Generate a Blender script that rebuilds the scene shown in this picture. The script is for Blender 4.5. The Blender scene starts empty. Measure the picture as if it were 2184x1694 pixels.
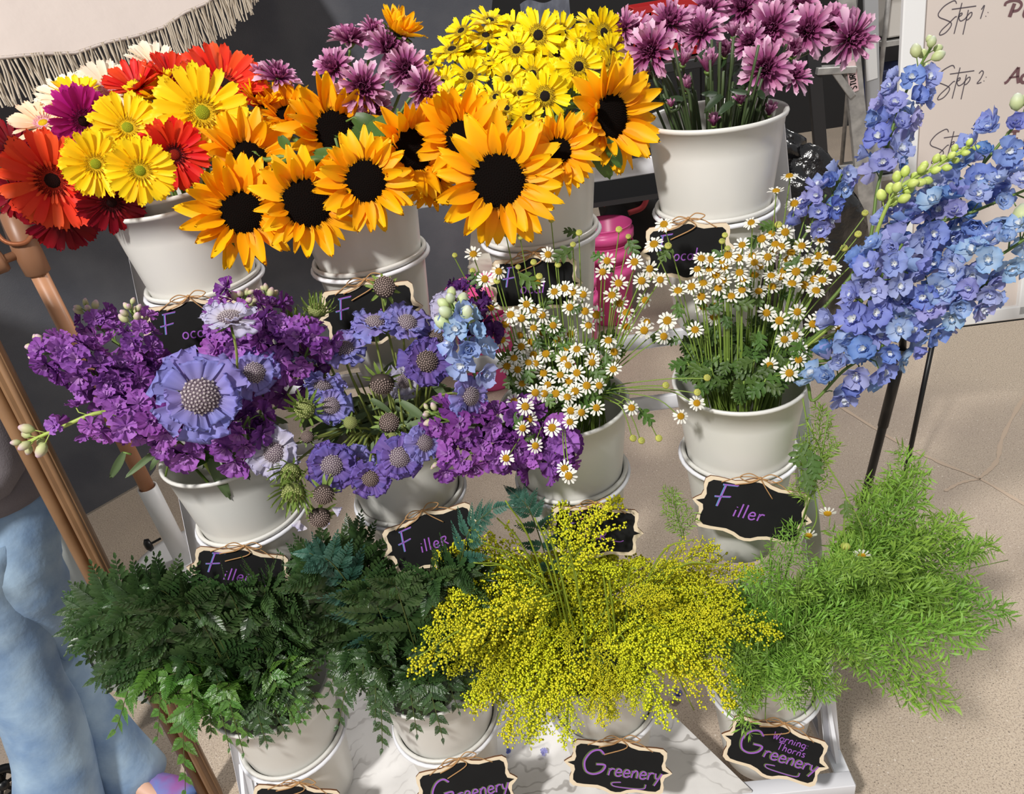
import bpy, math, random
import numpy as np
from mathutils import Vector, Matrix

random.seed(7)
R_ = random.Random(11)
sc = bpy.context.scene
PI = math.pi
V = Vector

# ------------------------------------------------------------------ camera
W, H, FPX = 2184, 1694, 1566.0
PITCH, ROLL, YAW, CH = .5371, .1679, .0663, 1.68
CAM = V((0, 0, CH))
_Fh = V((-math.sin(YAW), math.cos(YAW), 0)); _Rt = V((math.cos(YAW), math.sin(YAW), 0)); _Z = V((0, 0, 1))
FW = _Fh*math.cos(PITCH)-_Z*math.sin(PITCH)
_U = _Fh*math.sin(PITCH)+_Z*math.cos(PITCH)
XR = _Rt*math.cos(ROLL)-_U*math.sin(ROLL)      # picture right
YU = _Rt*math.sin(ROLL)+_U*math.cos(ROLL)      # picture up
cd = bpy.data.cameras.new('camera'); cam = bpy.data.objects.new('camera', cd)
sc.collection.objects.link(cam); sc.camera = cam
m = Matrix((XR, YU, -FW)).transposed().to_4x4(); m.translation = CAM
cam.matrix_world = m
cd.sensor_fit = 'HORIZONTAL'; cd.sensor_width = 36.0; cd.lens = FPX/W*36.0
cd.clip_start = .02

# ------------------------------------------------------------------ light
w = bpy.data.worlds.new('World'); sc.world = w; w.use_nodes = True
bg = w.node_tree.nodes['Background']
bg.inputs['Color'].default_value = (1.0, .99, .98, 1); bg.inputs['Strength'].default_value = .36

def area(name, loc, target, size, power, col=(1, .97, .93)):
    l = bpy.data.lights.new(name, 'AREA'); l.shape = 'DISK'; l.size = size; l.energy = power; l.color = col
    o = bpy.data.objects.new(name, l); sc.collection.objects.link(o); o.location = loc
    o.rotation_euler = (V(target)-V(loc)).to_track_quat('-Z', 'Y').to_euler()
    return o
area('ceiling_lamp_offscreen', (-1.5, -1.3, 4.0), (0, 1.2, .9), .30, 165)
area('ceiling_lamp_far_offscreen', (2.4, 3.6, 4.2), (1.2, 2.6, 0), .8, 90)
sc.view_settings.view_transform = 'Standard'; sc.view_settings.look = 'None'
sc.view_settings.gamma = 1; sc.view_settings.use_curve_mapping = False
sc.view_settings.exposure = .22

# ------------------------------------------------------------------ helpers
def ray(x, y):
    return FW+XR*((x-W/2)/FPX)-YU*((y-H/2)/FPX)
def at(x, y, Y):
    d = ray(x, y); return CAM+d*(Y/d.y)
def atz(x, y, Z):
    d = ray(x, y); return CAM+d*((Z-CH)/d.z)
def mpp(P):
    return (V(P)-CAM).dot(FW)/FPX
def facing(P, a=0, b=0):
    return ((CAM-V(P)).normalized()+XR*a+YU*b).normalized()

class MB:
    def __init__(s): s.v, s.f, s.m, s.t = [], [], [], []
    def add(s, vs, fs, mi=0, t=None, M=None):
        o = len(s.v)
        if M is not None: vs = [M @ V(p) for p in vs]
        s.v += [tuple(p) for p in vs]; s.f += [tuple(i+o for i in q) for q in fs]
        s.m += [mi]*len(fs); s.t += list(t) if t is not None else [0.0]*len(vs)
        return s
    def join(s, o, M=None, mi=None):
        k = len(s.v)
        s.v += [tuple(M @ V(p)) for p in o.v] if M is not None else o.v
        s.f += [tuple(i+k for i in q) for q in o.f]; s.m += o.m if mi is None else [mi]*len(o.f); s.t += o.t
        return s
    def tube(s, pts, rad, n=6, mi=0, cap=True, t=None):
        pts = [V(p) for p in pts]; k = len(pts)
        if not hasattr(rad, '__len__'): rad = [rad]*k
        vs, fs, ts = [], [], []
        ref = None
        for i, p in enumerate(pts):
            d = (pts[min(i+1, k-1)]-pts[max(i-1, 0)])
            d = d.normalized() if d.length > 1e-9 else V((0, 0, 1))
            if ref is None: ref = V((0, 0, 1)) if abs(d.z) < .9 else V((1, 0, 0))
            a = d.cross(ref); a = a.normalized() if a.length > 1e-6 else d.orthogonal().normalized()
            b = d.cross(a); ref = -b if False else a.cross(d)
            for j in range(n):
                q = 2*PI*j/n; vs.append(p+(a*math.cos(q)+b*math.sin(q))*rad[i]); ts.append(i/max(1, k-1) if t is None else t)
        for i in range(k-1):
            for j in range(n):
                fs.append((i*n+j, i*n+(j+1) % n, (i+1)*n+(j+1) % n, (i+1)*n+j))
        if cap: fs += [tuple(range(n))[::-1], tuple((k-1)*n+j for j in range(n))]
        return s.add(vs, fs, mi, ts)
    def lathe(s, prof, n=24, mi=0, M=None, closed=False):
        vs, fs, ts = [], [], []
        k = len(prof)
        for i, (r, z) in enumerate(prof):
            for j in range(n):
                q = 2*PI*j/n; vs.append((r*math.cos(q), r*math.sin(q), z)); ts.append(i/max(1, k-1))
        for i in range(k-1 if not closed else k):
            i2 = (i+1) % k
            for j in range(n):
                fs.append((i*n+j, i*n+(j+1) % n, i2*n+(j+1) % n, i2*n+j))
        if not closed:
            if prof[0][0] > 1e-5: fs.append(tuple(range(n))[::-1])
            if prof[-1][0] > 1e-5: fs.append(tuple((k-1)*n+j for j in range(n)))
        return s.add(vs, fs, mi, ts, M)
    def box(s, c, h, mi=0, M=None, bev=0):
        x, y, z = h; vs = []
        if bev <= 0:
            for dx in (-1, 1):
                for dy in (-1, 1):
                    for dz in (-1, 1): vs.append((c[0]+dx*x, c[1]+dy*y, c[2]+dz*z))
            fs = [(0, 1, 3, 2), (4, 6, 7, 5), (0, 4, 5, 1), (2, 3, 7, 6), (0, 2, 6, 4), (1, 5, 7, 3)]
            return s.add(vs, fs, mi, None, M)
        b = bev; idx = {}
        for sx in (-1, 1):
            for sy in (-1, 1):
                for sz in (-1, 1):
                    for ax in range(3):
                        p = [sx*(x-(0 if ax == 0 else b)), sy*(y-(0 if ax == 1 else b)), sz*(z-(0 if ax == 2 else b))]
                        idx[(sx, sy, sz, ax)] = len(vs); vs.append((c[0]+p[0], c[1]+p[1], c[2]+p[2]))
        fs = []
        for ax in range(3):
            u, v = (ax+1) % 3, (ax+2) % 3
            for sg in (-1, 1):
                q = []
                for (a, bb) in ((-1, -1), (1, -1), (1, 1), (-1, 1)):
                    k = [0, 0, 0]; k[ax] = sg; k[u] = a; k[v] = bb; q.append(idx[(k[0], k[1], k[2], ax)])
                fs.append(tuple(q if sg > 0 else q[::-1]))
        for ax in range(3):
            u, v = (ax+1) % 3, (ax+2) % 3
            for a in (-1, 1):
                for bb in (-1, 1):
                    k0 = [0, 0, 0]; k0[ax] = -1; k0[u] = a; k0[v] = bb; k1 = list(k0); k1[ax] = 1
                    q = (idx[(*k0, u)], idx[(*k1, u)], idx[(*k1, v)], idx[(*k0, v)])
                    fs.append(q)
        for sx in (-1, 1):
            for sy in (-1, 1):
                for sz in (-1, 1): fs.append((idx[(sx, sy, sz, 0)], idx[(sx, sy, sz, 1)], idx[(sx, sy, sz, 2)]))
        return s.add(vs, fs, mi, None, M)
    def bar(s, a, b, wx, wy, mi=0, bev=.002, up=(0, 0, 1)):
        a, b = V(a), V(b); z = (b-a).normalized(); x = V(up).cross(z)
        x = x.normalized() if x.length > 1e-5 else z.orthogonal().normalized(); y = z.cross(x)
        M = Matrix((x, y, z)).transposed().to_4x4(); M.translation = (a+b)/2
        return s.box((0, 0, 0), (wx/2, wy/2, (b-a).length/2), mi, M, bev)
    def mesh(s, name, mats, smooth=True):
        me = bpy.data.meshes.new(name); me.from_pydata(s.v, [], s.f)
        for q in (mats if isinstance(mats, (list, tuple)) else [mats]): me.materials.append(q)
        n = len(me.polygons)
        me.polygons.foreach_set('material_index', np.array(s.m, dtype=np.int32))
        me.polygons.foreach_set('use_smooth', np.full(n, smooth))
        a = me.attributes.new('t', 'FLOAT', 'POINT'); a.data.foreach_set('value', np.array(s.t, dtype=np.float32))
        me.update(); return me

def link(name, data, parent=None, M=None, **kw):
    o = bpy.data.objects.new(name, data); sc.collection.objects.link(o)
    if parent is not None: o.parent = parent
    if M is not None: o.matrix_basis = M
    for k, v in kw.items(): o[k] = v
    return o
def thing(name, label, cat, loc=(0, 0, 0), group=None):
    o = link(name, None); o.location = loc; o.empty_display_size = .03
    o['label'] = label; o['category'] = cat
    if group: o['group'] = group
    return o
def part(name, me, root, Mw=None, **kw):       # Mw: world matrix, roots are never rotated
    T = Matrix.Translation(-V(root.location))
    return link(name, me, root, T @ Mw if Mw is not None else T, **kw)
def struct(name, me, parent=None):
    o = link(name, me, parent)
    if parent is None: o['kind'] = 'structure'
    return o
def frame(P, n, spin=0.0, s=1.0, xdir=None):
    n = V(n).normalized()
    x = V(xdir)-n*V(xdir).dot(n) if xdir is not None else (n.orthogonal())
    x.normalize(); y = n.cross(x)
    M = Matrix((x, y, n)).transposed().to_4x4() @ Matrix.Rotation(spin, 4, 'Z') @ Matrix.Diagonal((s, s, s, 1))
    M.translation = V(P); return M
def bez(a, b, c, n=8):
    a, b, c = V(a), V(b), V(c)
    return [a*(1-t)**2+b*2*t*(1-t)+c*t*t for t in [i/n for i in range(n+1)]]
def cat(pts, n=6):
    P = [V(p) for p in pts]; P = [P[0]*2-P[1]]+P+[P[-1]*2-P[-2]]; out = []
    for i in range(1, len(P)-2):
        for k in range(n):
            t = k/n; a, b, c, d = P[i-1], P[i], P[i+1], P[i+2]
            out.append(.5*((2*b)+(c-a)*t+(2*a-5*b+4*c-d)*t*t+(3*b-a-3*c+d)*t**3))
    out.append(P[-2]); return out
def lerp(a, b, t): return a+(b-a)*t
def srgb(r, g, b):
    f = lambda c: (c/255/12.92) if c/255 <= .04045 else ((c/255+.055)/1.055)**2.4
    return (f(r), f(g), f(b), 1)

# ------------------------------------------------------------------ materials
def mat(name, col, rough=.5, tip=None, mid=None, var=.0, hue=.0, trans=0., noise=None, metal=0., spec=.5, bump=None, coat=0., midpos=.5, rand_to=None):
    """tip/mid: pigment along the piece (attribute t); var: value change from piece to piece; noise=(scale, colour2, amount)"""
    ma = bpy.data.materials.new(name); ma.use_nodes = True; nt = ma.node_tree; N = nt.nodes; L = nt.links
    bs = N['Principled BSDF']; bs.inputs['Roughness'].default_value = rough; bs.inputs['Metallic'].default_value = metal
    bs.inputs['Specular IOR Level'].default_value = spec
    if coat: bs.inputs['Coat Weight'].default_value = coat
    col = srgb(*col); out = None
    def rgb(c):
        n = N.new('ShaderNodeRGB'); n.outputs[0].default_value = c; return n.outputs[0]
    if tip is not None:
        at_ = N.new('ShaderNodeAttribute'); at_.attribute_name = 't'
        r = N.new('ShaderNodeValToRGB'); L.new(at_.outputs['Fac'], r.inputs[0])
        r.color_ramp.elements[0].color = col; r.color_ramp.elements[1].color = srgb(*tip)
        if mid is not None:
            e = r.color_ramp.elements.new(midpos); e.color = srgb(*mid)
        out = r.outputs[0]
    else: out = rgb(col)
    if rand_to is not None:
        oi = N.new('ShaderNodeObjectInfo'); mx = N.new('ShaderNodeMix'); mx.data_type = 'RGBA'
        L.new(oi.outputs['Random'], mx.inputs[0]); L.new(out, mx.inputs[6]); mx.inputs[7].default_value = srgb(*rand_to); out = mx.outputs[2]
    if noise is not None:
        tc = N.new('ShaderNodeTexCoord'); nz = N.new('ShaderNodeTexNoise'); nz.inputs['Scale'].default_value = noise[0]; nz.inputs['Detail'].default_value = 4
        L.new(tc.outputs['Object'], nz.inputs['Vector'])
        mr = N.new('ShaderNodeMapRange'); mr.inputs[1].default_value = .35; mr.inputs[2].default_value = .65; mr.inputs[4].default_value = noise[2]
        L.new(nz.outputs['Fac'], mr.inputs[0])
        mx = N.new('ShaderNodeMix'); mx.data_type = 'RGBA'; L.new(mr.outputs[0], mx.inputs[0]); L.new(out, mx.inputs[6]); mx.inputs[7].default_value = srgb(*noise[1]); out = mx.outputs[2]
    if var or hue:
        oi = N.new('ShaderNodeObjectInfo'); hs = N.new('ShaderNodeHueSaturation')
        mr = N.new('ShaderNodeMapRange'); mr.inputs[3].default_value = 1-var; mr.inputs[4].default_value = 1+var
        L.new(oi.outputs['Random'], mr.inputs[0]); L.new(mr.outputs[0], hs.inputs['Value'])
        if hue:
            m2 = N.new('ShaderNodeMapRange'); m2.inputs[3].default_value = .5-hue; m2.inputs[4].default_value = .5+hue
            wn = N.new('ShaderNodeMath'); wn.operation = 'FRACT'; ml = N.new('ShaderNodeMath'); ml.operation = 'MULTIPLY'; ml.inputs[1].default_value = 17.3
            L.new(oi.outputs['Random'], ml.inputs[0]); L.new(ml.outputs[0], wn.inputs[0]); L.new(wn.outputs[0], m2.inputs[0]); L.new(m2.outputs[0], hs.inputs['Hue'])
        L.new(out, hs.inputs['Color']); out = hs.outputs[0]
    L.new(out, bs.inputs['Base Color'])
    if bump is not None:
        tc = N.new('ShaderNodeTexCoord'); nz = N.new('ShaderNodeTexNoise'); nz.inputs['Scale'].default_value = bump[0]; nz.inputs['Detail'].default_value = 5
        L.new(tc.outputs['Object'], nz.inputs['Vector'])
        bp = N.new('ShaderNodeBump'); bp.inputs['Strength'].default_value = bump[1]; bp.inputs['Distance'].default_value = bump[2] if len(bump) > 2 else .002
        L.new(nz.outputs['Fac'], bp.inputs['Height']); L.new(bp.outputs[0], bs.inputs['Normal'])
    if trans:
        tr = N.new('ShaderNodeBsdfTranslucent'); L.new(out, tr.inputs['Color']); ms = N.new('ShaderNodeMixShader'); ms.inputs[0].default_value = trans
        L.new(bs.outputs[0], ms.inputs[1]); L.new(tr.outputs[0], ms.inputs[2]); L.new(ms.outputs[0], N['Material Output'].inputs['Surface'])
    return ma

G = {}
G['bucket'] = mat('bucket_white', (224, 223, 218), .28, bump=(6, .12, .004), noise=(5, (210, 208, 202), .35), var=.02)
G['rack'] = mat('rack_white', (235, 236, 242), .3)
G['stem'] = mat('stem_green', (96, 122, 52), .5, var=.15)
G['stem_dark'] = mat('stem_dark', (62, 78, 44), .5, var=.15)
G['stem_pale'] = mat('stem_pale', (158, 178, 84), .5, var=.08)
G['leaf'] = mat('leaf_green', (66, 98, 36), .45, var=.2, hue=.015, trans=.2, noise=(60, (88, 122, 50), .6))
G['leaf_dark'] = mat('leaf_dark', (38, 58, 30), .45, var=.2, trans=.15)
G['sun'] = mat('sunflower_petal', (244, 160, 4), .5, tip=(255, 196, 16), mid=(255, 180, 8), var=.07, hue=.008, trans=.25, spec=.25)
G['sun_disc'] = mat('sunflower_disc', (30, 15, 8), .9, noise=(900, (12, 6, 5), 1), bump=(700, 1, .004), spec=.15)
G['fuzz'] = mat('disc_fuzz', (44, 22, 8), .9, tip=(96, 54, 12), spec=.1)
def gerb(n, a, b, c): G[n] = mat('gerbera_'+n, a, .5, tip=c, mid=b, var=.06, hue=.006, trans=.25, spec=.25, midpos=.4)
gerb('gyellow', (244, 190, 0), (255, 212, 10), (255, 222, 30))
gerb('gcoral', (214, 36, 12), (236, 62, 28), (243, 84, 44))
gerb('gred', (190, 22, 10), (214, 40, 20), (228, 60, 30))
gerb('gdark', (82, 2, 12), (124, 6, 22), (148, 14, 34))
gerb('gcream', (255, 226, 190), (255, 236, 208), (255, 244, 226))
gerb('gpeach', (250, 196, 150), (255, 214, 176), (255, 228, 200))
gerb('gmagenta', (140, 10, 90), (176, 16, 120), (196, 40, 140))
gerb('gorange', (226, 110, 6), (244, 140, 12), (250, 160, 24))
for n, a, b in (('c_gold', (196, 150, 8), (250, 214, 40)), ('c_lime', (132, 148, 22), (176, 180, 40)), ('c_red', (110, 16, 10), (176, 44, 24)), ('c_darkred', (50, 3, 8), (84, 6, 16)), ('c_pink', (226, 130, 170), (250, 196, 214)), ('c_mag', (96, 14, 66), (150, 40, 110)), ('c_black', (24, 8, 8), (50, 16, 12))):
    G[n] = mat(n, a, .7, tip=b, spec=.2, bump=(900, .6, .002))
G['mum'] = mat('mum_petal', (108, 36, 80), .5, tip=(222, 168, 200), mid=(160, 80, 130), midpos=.55, var=.12, hue=.012, trans=.2, spec=.3)
G['mum_in'] = mat('mum_inner', (80, 22, 56), .5, tip=(176, 98, 146), mid=(126, 50, 96), var=.1, trans=.15, spec=.3)
G['mum_pale'] = mat('mum_pale_petal', (150, 72, 128), .5, tip=(240, 206, 224), mid=(206, 150, 186), var=.08, trans=.2, spec=.3)
G['daisy'] = mat('yellow_petal', (250, 206, 0), .5, tip=(255, 236, 30), mid=(255, 226, 8), var=.05, hue=.006, trans=.25, spec=.25)
G['daisy_ring'] = mat('yellow_florets', (200, 160, 10), .8, tip=(246, 214, 20), bump=(1200, .8, .002))
G['daisy_eye'] = mat('brown_eye', (52, 32, 24), .9, noise=(800, (28, 16, 14), 1), bump=(900, 1, .002))
G['fev_petal'] = mat('feverfew_petal', (240, 238, 222), .5, tip=(250, 249, 244), trans=.25, spec=.25, var=.03)
G['fev_disc'] = mat('feverfew_disc', (246, 196, 22), .8, tip=(224, 148, 4), mid=(248, 186, 12), bump=(1500, .9, .002), var=.06)
G['fev_bud'] = mat('feverfew_bud', (140, 156, 70), .6, tip=(204, 196, 96), var=.1)
G['fev_leaf'] = mat('feverfew_leaf', (70, 98, 40), .5, var=.3, hue=.015, trans=.25, noise=(80, (90, 122, 50), .6))
G['fev_stem'] = mat('feverfew_stem', (122, 148, 62), .5, var=.12)
G['delph'] = mat('delphinium_sepal', (120, 152, 222), .5, tip=(92, 134, 216), mid=(132, 164, 228), var=.1, hue=.02, trans=.3, spec=.25, rand_to=(166, 168, 212))
G['delph_pale'] = mat('delphinium_pale', (188, 200, 216), .5, tip=(140, 172, 226), mid=(172, 192, 224), var=.06, hue=.02, trans=.3, spec=.25)
G['delph_bee'] = mat('delphinium_eye', (240, 240, 232), .5, tip=(214, 222, 236), trans=.2)
G['delph_bud'] = mat('delphinium_bud', (190, 206, 130), .5, tip=(206, 214, 206), mid=(200, 212, 160), var=.06, hue=.02, trans=.15)
G['delph_budg'] = mat('delphinium_green_bud', (168, 190, 80), .5, tip=(206, 216, 126), var=.08)
G['stock'] = mat('stock_petal', (134, 70, 158), .55, tip=(120, 50, 146), mid=(140, 74, 164), rand_to=(160, 100, 180), var=.22, hue=.015, trans=.25, spec=.2)
G['stock_in'] = mat('stock_inner', (186, 140, 196), .55, tip=(162, 108, 182), var=.15, trans=.2, spec=.2)
G['stock_dark'] = mat('stock_dark_petal', (80, 38, 100), .55, tip=(64, 28, 86), mid=(86, 42, 106), var=.18, trans=.2, spec=.2)
G['stock_bud'] = mat('stock_bud', (170, 186, 116), .6, tip=(196, 150, 196), mid=(184, 180, 140), var=.08)
G['stock_leaf'] = mat('stock_leaf', (92, 112, 72), .6, var=.12, trans=.15)
G['scab'] = mat('scabiosa_petal', (154, 140, 194), .55, tip=(138, 134, 206), mid=(146, 138, 200), var=.1, hue=.015, trans=.3, spec=.2)
G['scab_deep'] = mat('scabiosa_deep', (116, 94, 162), .55, tip=(112, 94, 174), mid=(118, 96, 168), var=.12, hue=.012, trans=.3, spec=.2)
G['scab_pale'] = mat('scabiosa_pale', (206, 200, 206), .55, tip=(186, 182, 214), var=.08, trans=.3, spec=.2)
G['pin'] = mat('scabiosa_pincushion', (92, 76, 88), .8, tip=(206, 196, 194), var=.08)
G['pin_green'] = mat('scabiosa_seedhead', (104, 112, 58), .8, tip=(186, 190, 120), var=.1)
G['pin_brown'] = mat('scabiosa_brown_head', (58, 46, 40), .8, tip=(196, 172, 164), var=.1)
G['scab_stem'] = mat('scabiosa_stem', (128, 140, 70), .55, var=.1)
G['bract'] = mat('scabiosa_bract', (98, 124, 52), .55, tip=(124, 146, 66), var=.1, trans=.2)
G['fern'] = mat('fern_green', (46, 70, 38), .36, var=.25, hue=.012, trans=.18, spec=.55, tip=(64, 92, 48))
G['fern_light'] = mat('fern_light', (70, 108, 44), .38, var=.15, hue=.012, trans=.22, spec=.5, tip=(92, 136, 54))
G['fern_blue'] = mat('fern_blue', (44, 84, 66), .4, var=.12, trans=.15, tip=(70, 112, 98))
G['rachis'] = mat('fern_rachis', (74, 84, 40), .5)
G['sol'] = mat('goldenrod_bud', (164, 182, 44), .6, tip=(246, 240, 36), var=.1, hue=.012, trans=.15)
G['sol_stem'] = mat('goldenrod_stem', (128, 146, 38), .6, var=.1)
G['asp'] = mat('asparagus_needle', (112, 154, 56), .5, tip=(156, 196, 84), var=.16, hue=.015, trans=.3)
G['asp_stem'] = mat('asparagus_stem', (112, 140, 62), .5)
G['wood'] = mat('frame_wood', (138, 104, 72), .45, noise=(7, (108, 78, 52), .7), bump=(40, .2, .002))
G['pole'] = mat('pole_wood', (196, 142, 106), .4, noise=(9, (176, 120, 86), .6))
G['knob'] = mat('knob_brown', (152, 108, 80), .4)
G['copper'] = mat('copper_hook', (190, 120, 84), .35, metal=.6)
G['white'] = mat('white_paint', (236, 236, 236), .4)
G['black'] = mat('black_plastic', (16, 16, 18), .35)
G['canopy'] = mat('canopy_cloth', (222, 208, 200), .85, bump=(5, .5, .02), trans=.2)
G['fringe'] = mat('fringe_cord', (214, 200, 180), .8, var=.05)
G['slate'] = mat('slate_cloth', (100, 101, 106), .85, noise=(3.2, (76, 78, 86), .8), bump=(260, .35, .003), spec=.2)
G['darkwall'] = mat('dark_wall', (34, 33, 34), .9)
G['mirror_grey'] = mat('pale_mirror_grey', (176, 182, 180), .5, noise=(1.5, (164, 170, 170), .6))  # pale tone of the mirror's reflection, put into the panel colour
G['chalk'] = mat('chalkboard', (17, 17, 18), .75, spec=.25, noise=(14, (26, 26, 27), .5))
G['plaque'] = mat('plaque_wood', (226, 208, 180), .6)
G['plaque_edge'] = mat('plaque_edge', (120, 78, 48), .7)
G['ink_purple'] = mat('ink_purple', (150, 88, 184), .6)
G['ink_blue'] = mat('ink_blue', (96, 140, 190), .6)
G['ink_green'] = mat('ink_green', (92, 108, 62), .7)
G['twine'] = mat('jute_twine', (176, 134, 88), .85)
G['pink'] = mat('pink_plastic', (236, 92, 162), .35, trans=.1)
G['cream_board'] = mat('sign_paper', (218, 206, 198), .6, noise=(2, (208, 196, 188), .5))
G['ink_thin'] = mat('sign_thin_ink', (84, 76, 84), .6)
G['ink_bold'] = mat('sign_bold_ink', (112, 80, 84), .6)
G['denim'] = mat('denim_blue', (158, 184, 208), .8, noise=(11, (112, 142, 180), .9), bump=(9, .3, .03))
G['denim_seam'] = mat('denim_seam', (196, 208, 218), .8)
G['grey_knit'] = mat('grey_knit', (122, 116, 120), .9, noise=(9, (104, 98, 104), .7), bump=(300, .3, .002))
G['skin'] = mat('skin', (214, 170, 146), .5)
G['hair'] = mat('hair_brown', (70, 46, 32), .6)
G['shoe'] = mat('shoe_tiedye', (150, 90, 160), .5, noise=(16, (104, 130, 190), 1.0))
G['shoe_sole'] = mat('shoe_sole', (90, 80, 92), .6)
G['cardboard'] = mat('cardboard', (164, 116, 74), .8)
G['tape'] = mat('blue_tape', (44, 62, 118), .5)
G['redcrate'] = mat('red_crate', (186, 30, 32), .45)
G['redhose'] = mat('red_hose', (160, 50, 56), .5)
G['metal'] = mat('worn_metal', (150, 148, 146), .5, noise=(20, (196, 194, 190), .8), metal=.3)
G['metal_dark'] = mat('dark_metal', (60, 60, 62), .45, metal=.5)
G['bag'] = mat('black_bag', (14, 14, 17), .18, bump=(9, .9, .02), spec=.7)
G['clutter'] = mat('dark_clutter', (26, 24, 26), .7)
G['bin'] = mat('dark_grey_bin', (70, 80, 88), .5)
G['yellow'] = mat('yellow_plastic', (250, 196, 20), .5)
G['tag'] = mat('pink_tag', (232, 200, 202), .6)
G['paper'] = mat('white_paper', (226, 226, 226), .6)
G['greyjean'] = mat('grey_denim', (96, 100, 112), .8, noise=(20, (128, 132, 144), .7))
G['silver'] = mat('silver', (190, 194, 198), .25, metal=.8)
G['orange_petal'] = mat('dry_orange_petal', (206, 98, 34), .6)
G['filler_line'] = mat('joint_filler', (190, 170, 150), .9)

def concrete():
    ma = mat('concrete', (178, 162, 146), .75); nt = ma.node_tree; N = nt.nodes; L = nt.links; bs = N['Principled BSDF']
    tc = N.new('ShaderNodeTexCoord')
    def ns(scale, det, a, b):
        n = N.new('ShaderNodeTexNoise'); n.inputs['Scale'].default_value = scale; n.inputs['Detail'].default_value = det
        L.new(tc.outputs['Object'], n.inputs['Vector']); r = N.new('ShaderNodeMapRange'); r.inputs[1].default_value = a; r.inputs[2].default_value = b
        L.new(n.outputs['Fac'], r.inputs[0]); return r.outputs[0]
    def mix(f, a, c):
        x = N.new('ShaderNodeMix'); x.data_type = 'RGBA'; L.new(f, x.inputs[0]); x.inputs[7].default_value = srgb(*c)
        if isinstance(a, tuple): x.inputs[6].default_value = srgb(*a)
        else: L.new(a, x.inputs[6])
        return x.outputs[2]
    c = mix(ns(1.3, 6, .35, .68), (198, 182, 162), (168, 153, 140))
    c = mix(ns(240, 3, .48, .62), c, (166, 150, 134))
    c = mix(ns(300, 2, .62, .68), c, (74, 62, 56))
    c = mix(ns(150, 2, .66, .72), c, (218, 208, 196))
    L.new(c, bs.inputs['Base Color'])
    bp = N.new('ShaderNodeBump'); bp.inputs['Strength'].default_value = .25; bp.inputs['Distance'].default_value = .002
    L.new(ns(160, 4, 0, 1), bp.inputs['Height']); L.new(bp.outputs[0], bs.inputs['Normal'])
    return ma
G['concrete'] = concrete()
def scroll():
    ma = mat('scroll_print', (226, 224, 222), .45); nt = ma.node_tree; N = nt.nodes; L = nt.links; bs = N['Principled BSDF']
    tc = N.new('ShaderNodeTexCoord'); wv = N.new('ShaderNodeTexWave'); wv.wave_type = 'RINGS'; wv.rings_direction = 'SPHERICAL'
    vo = N.new('ShaderNodeTexVoronoi'); vo.inputs['Scale'].default_value = 9
    L.new(tc.outputs['Object'], vo.inputs['Vector'])
    wv.inputs['Scale'].default_value = 9; wv.inputs['Distortion'].default_value = 9; wv.inputs['Detail'].default_value = 2; wv.inputs['Detail Scale'].default_value = 2.2
    L.new(tc.outputs['Object'], wv.inputs['Vector'])
    r = N.new('ShaderNodeMapRange'); r.inputs[1].default_value = .03; r.inputs[2].default_value = .14; r.inputs[3].default_value = 1; r.inputs[4].default_value = 0
    L.new(wv.outputs['Fac'], r.inputs[0])
    nz = N.new('ShaderNodeTexNoise'); nz.inputs['Scale'].default_value = 7; nz.inputs['Detail'].default_value = 5; L.new(tc.outputs['Object'], nz.inputs['Vector'])
    m2 = N.new('ShaderNodeMapRange'); m2.inputs[1].default_value = .42; m2.inputs[2].default_value = .7; L.new(nz.outputs['Fac'], m2.inputs[0])
    ml = N.new('ShaderNodeMath'); ml.operation = 'MULTIPLY'; L.new(r.outputs[0], ml.inputs[0]); L.new(m2.outputs[0], ml.inputs[1])
    a = N.new('ShaderNodeMix'); a.data_type = 'RGBA'; a.inputs[6].default_value = srgb(230, 228, 226); a.inputs[7].default_value = srgb(206, 204, 202); L.new(m2.outputs[0], a.inputs[0])
    b = N.new('ShaderNodeMix'); b.data_type = 'RGBA'; b.inputs[7].default_value = srgb(150, 146, 142); L.new(ml.outputs[0], b.inputs[0]); L.new(a.outputs[2], b.inputs[6])
    L.new(b.outputs[2], bs.inputs['Base Color']); return ma
G['scroll'] = scroll()

# ------------------------------------------------------------------ the setting
struct('floor', MB().add([(-7, -4, 0), (7, -4, 0), (7, 9, 0), (-7, 9, 0)], [(0, 1, 2, 3)]).mesh('floor', G['concrete']))
_fl = bpy.data.objects['floor']
def crack(pix, wd):
    P = [atz(x, y, 0) for x, y in pix]; P = cat(P, 8); vs, fs = [], []
    for i, p in enumerate(P):
        d = (P[min(i+1, len(P)-1)]-P[max(i-1, 0)]).normalized(); nrm = V((-d.y, d.x, 0)); ww = wd*(.6+.8*R_.random())
        vs += [p+nrm*ww+V((0, 0, .0012)), p-nrm*ww+V((0, 0, .0012))]
    for i in range(len(P)-1): fs.append((2*i, 2*i+1, 2*i+3, 2*i+2))
    o = link('joint_filler', MB().add(vs, fs).mesh('joint_filler', G['filler_line']), _fl)
crack([(1780, 860), (1900, 935), (2000, 985), (2090, 1022), (2200, 1085), (2330, 1150)], .006)
crack([(2085, 1024), (2125, 985), (2140, 930), (2190, 840), (2260, 760)], .006)
crack([(2090, 1022), (2050, 1030), (2015, 1048)], .005)
struct('wall_back', MB().add([(-7, 6.6, 0), (7, 6.6, 0), (7, 6.6, 3.2), (-7, 6.6, 3.2)], [(0, 1, 2, 3)]).mesh('wall_back', G['darkwall']))

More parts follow.
